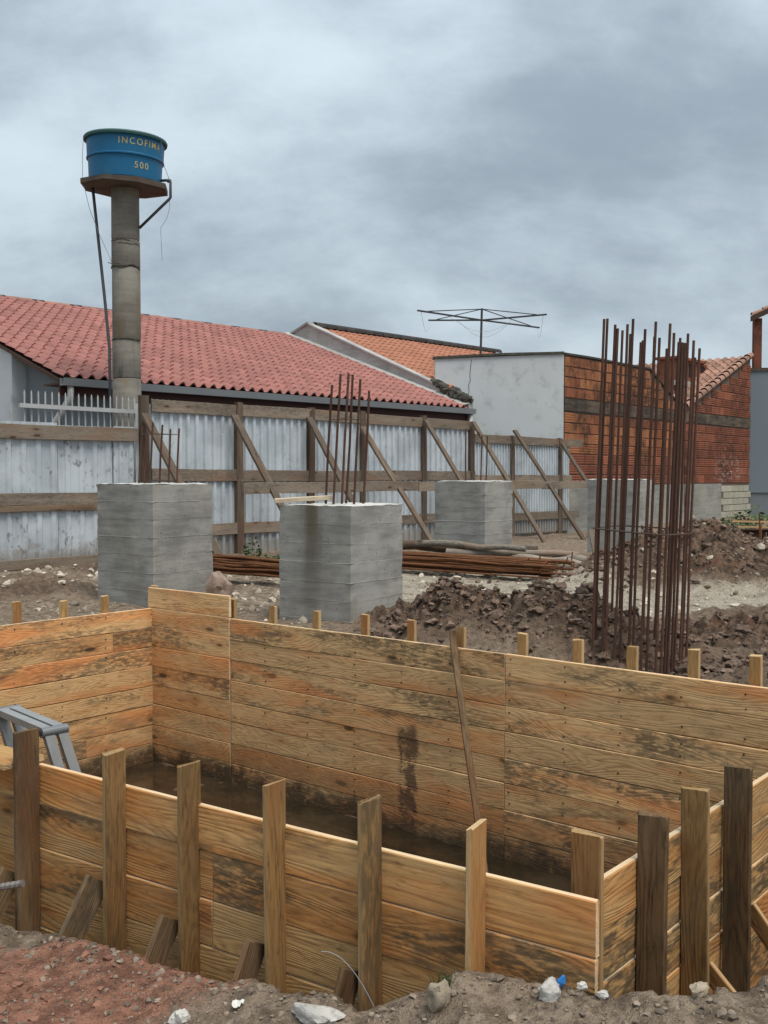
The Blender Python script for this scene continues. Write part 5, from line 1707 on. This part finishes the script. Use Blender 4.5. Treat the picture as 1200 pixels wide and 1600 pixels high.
tag(gr, 'fine grit and pebbles strewn over the near bank', 'gravel')
def red_sampler(n):
    x = RNG.normal(-1.05, 0.30, n)
    lip = np.interp(x, [p[0] for p in LIP], [p[1] for p in LIP])
    y = lip - 0.05 - RNG.uniform(0, 1, n) * 0.6
    return x, y, 0.004 + 0.014 * RNG.uniform(0, 1, n) ** 3
rc = scatter('clay_rubble', 140, red_sampler, M_CLOD_RED, geos3)
tag(rc, 'crumbs of red clay on the left of the near bank', 'clay crumbs')
def heap_sampler(n):
    x, y, s = [], [], []
    cs = [(0.50, 8.55, .42), (1.05, 8.5, .42), (1.65, 8.1, .5), (4.25, 13.5, 1.1), (5.2, 13.2, .8), (3.3, 13.4, .6), (3.2, 8.4, .9), (2.7, 7.1, .6), (1.0, 9.3, .5)]
    for i in range(n):
        c = cs[int(RNG.integers(len(cs)))]
        x.append(RNG.normal(c[0], c[2])); y.append(RNG.normal(c[1], c[2] * .7))
        s.append(0.008 + 0.036 * RNG.uniform() ** 5)
    x, y, s = np.array(x), np.array(y), np.array(s)
    keep = poly_sd(x, y, EXC) < -0.16
    return x[keep], y[keep], s[keep]
hc = scatter('clods', 7500, heap_sampler, M_CLOD, geos3)
tag(hc, 'lumps of dark clay thrown over the earth heaps', 'clods')
def site_sampler(n):
    x = RNG.uniform(-6, 7, n)
    y = RNG.uniform(9.8, 17, n)
    s = 0.010 + 0.055 * RNG.uniform(0, 1, n) ** 6
    keep = poly_sd(x, y, EXC) < -0.16
    return x[keep], y[keep], s[keep]
sr_ = scatter('rubble', 3600, site_sampler, M_GRIT_PALE, geos1)
tag(sr_, 'broken stone scattered over the pale ground round the pedestals', 'rubble')

# weeds: leaf clumps
def weed(x, y, r, h, n, label, ls=0.05, blade=False):
    t = thing('weed', (x, y, gz(x, y)), label, 'plant')
    mb, stm = MB(), MB()
    z0 = gz(x, y)
    for k in range(n):
        a = random.uniform(0, 6.28)
        rr = r * math.sqrt(random.random())
        px, py = x + rr * math.cos(a), y + rr * math.sin(a)
        pz = z0 + h * random.random() ** 1.2 * (1 - 0.5 * rr / r)
        if blade:
            d = Vector((random.uniform(-.4, .4), random.uniform(-.4, .4), 1)).normalized() * h * random.uniform(.6, 1.0)
            sdv = Vector((math.cos(a), math.sin(a), 0)) * ls * 0.08
            b0 = Vector((px, py, z0 - .005))
            mb.add([b0 - sdv, b0 + sdv, b0 + d * .6 + sdv * .7, b0 + d + d.cross(sdv) * 2, b0 + d * .6 - sdv * .7], [(0, 1, 2, 3, 4)])
        else:
            d = Vector((random.uniform(-1, 1), random.uniform(-1, 1), random.uniform(-.2, .8))).normalized() * ls * random.uniform(.6, 1.3)
            sdv = d.cross(Vector((random.uniform(-1, 1), random.uniform(-1, 1), 1))).normalized() * ls * 0.33
            c = Vector((px, py, pz))
            mb.add([c - d * .5, c + sdv, c + d * .5, c - sdv], [(0, 1, 2, 3)])
    lf = mb.obj('leaves', M_LEAF, t)
    lf['kind'] = 'stuff'
    for k in range(max(3, n // 40)):
        a = random.uniform(0, 6.28)
        stm.tube([(x + .3 * r * math.cos(a), y + .3 * r * math.sin(a), z0 - .02), (x + .7 * r * math.cos(a), y + .7 * r * math.sin(a), z0 + h * .7)], 0.003, 4)
    stm.obj('stems', M_LEAF, t)
    return t
weed(-2.05, 15.9, 0.16, 0.55, 170, 'leafy weed climbing beside a fence post behind the left bar bundle', .07)
weed(-1.55, 15.2, 0.45, 0.26, 420, 'low green weed patch between the two nearest pedestals', .07)
weed(0.168, 2.905, 0.022, 0.075, 14, 'small grass tuft behind the upright tan stone', .04, True)
weed(7.0, 21.0, 0.9, 0.55, 700, 'weed thicket in front of the limewashed blocks', .12)
weed(8.2, 22.5, 0.9, 0.8, 700, 'taller weed thicket below the blue-grey wall', .13)
weed(5.0, 24.0, 0.25, 0.35, 90, 'small weed at the foot of the block house plinth', .09)
weed(0.9, 10.0, 0.10, 0.06, 40, 'small dead plant on the pale ground', .04)
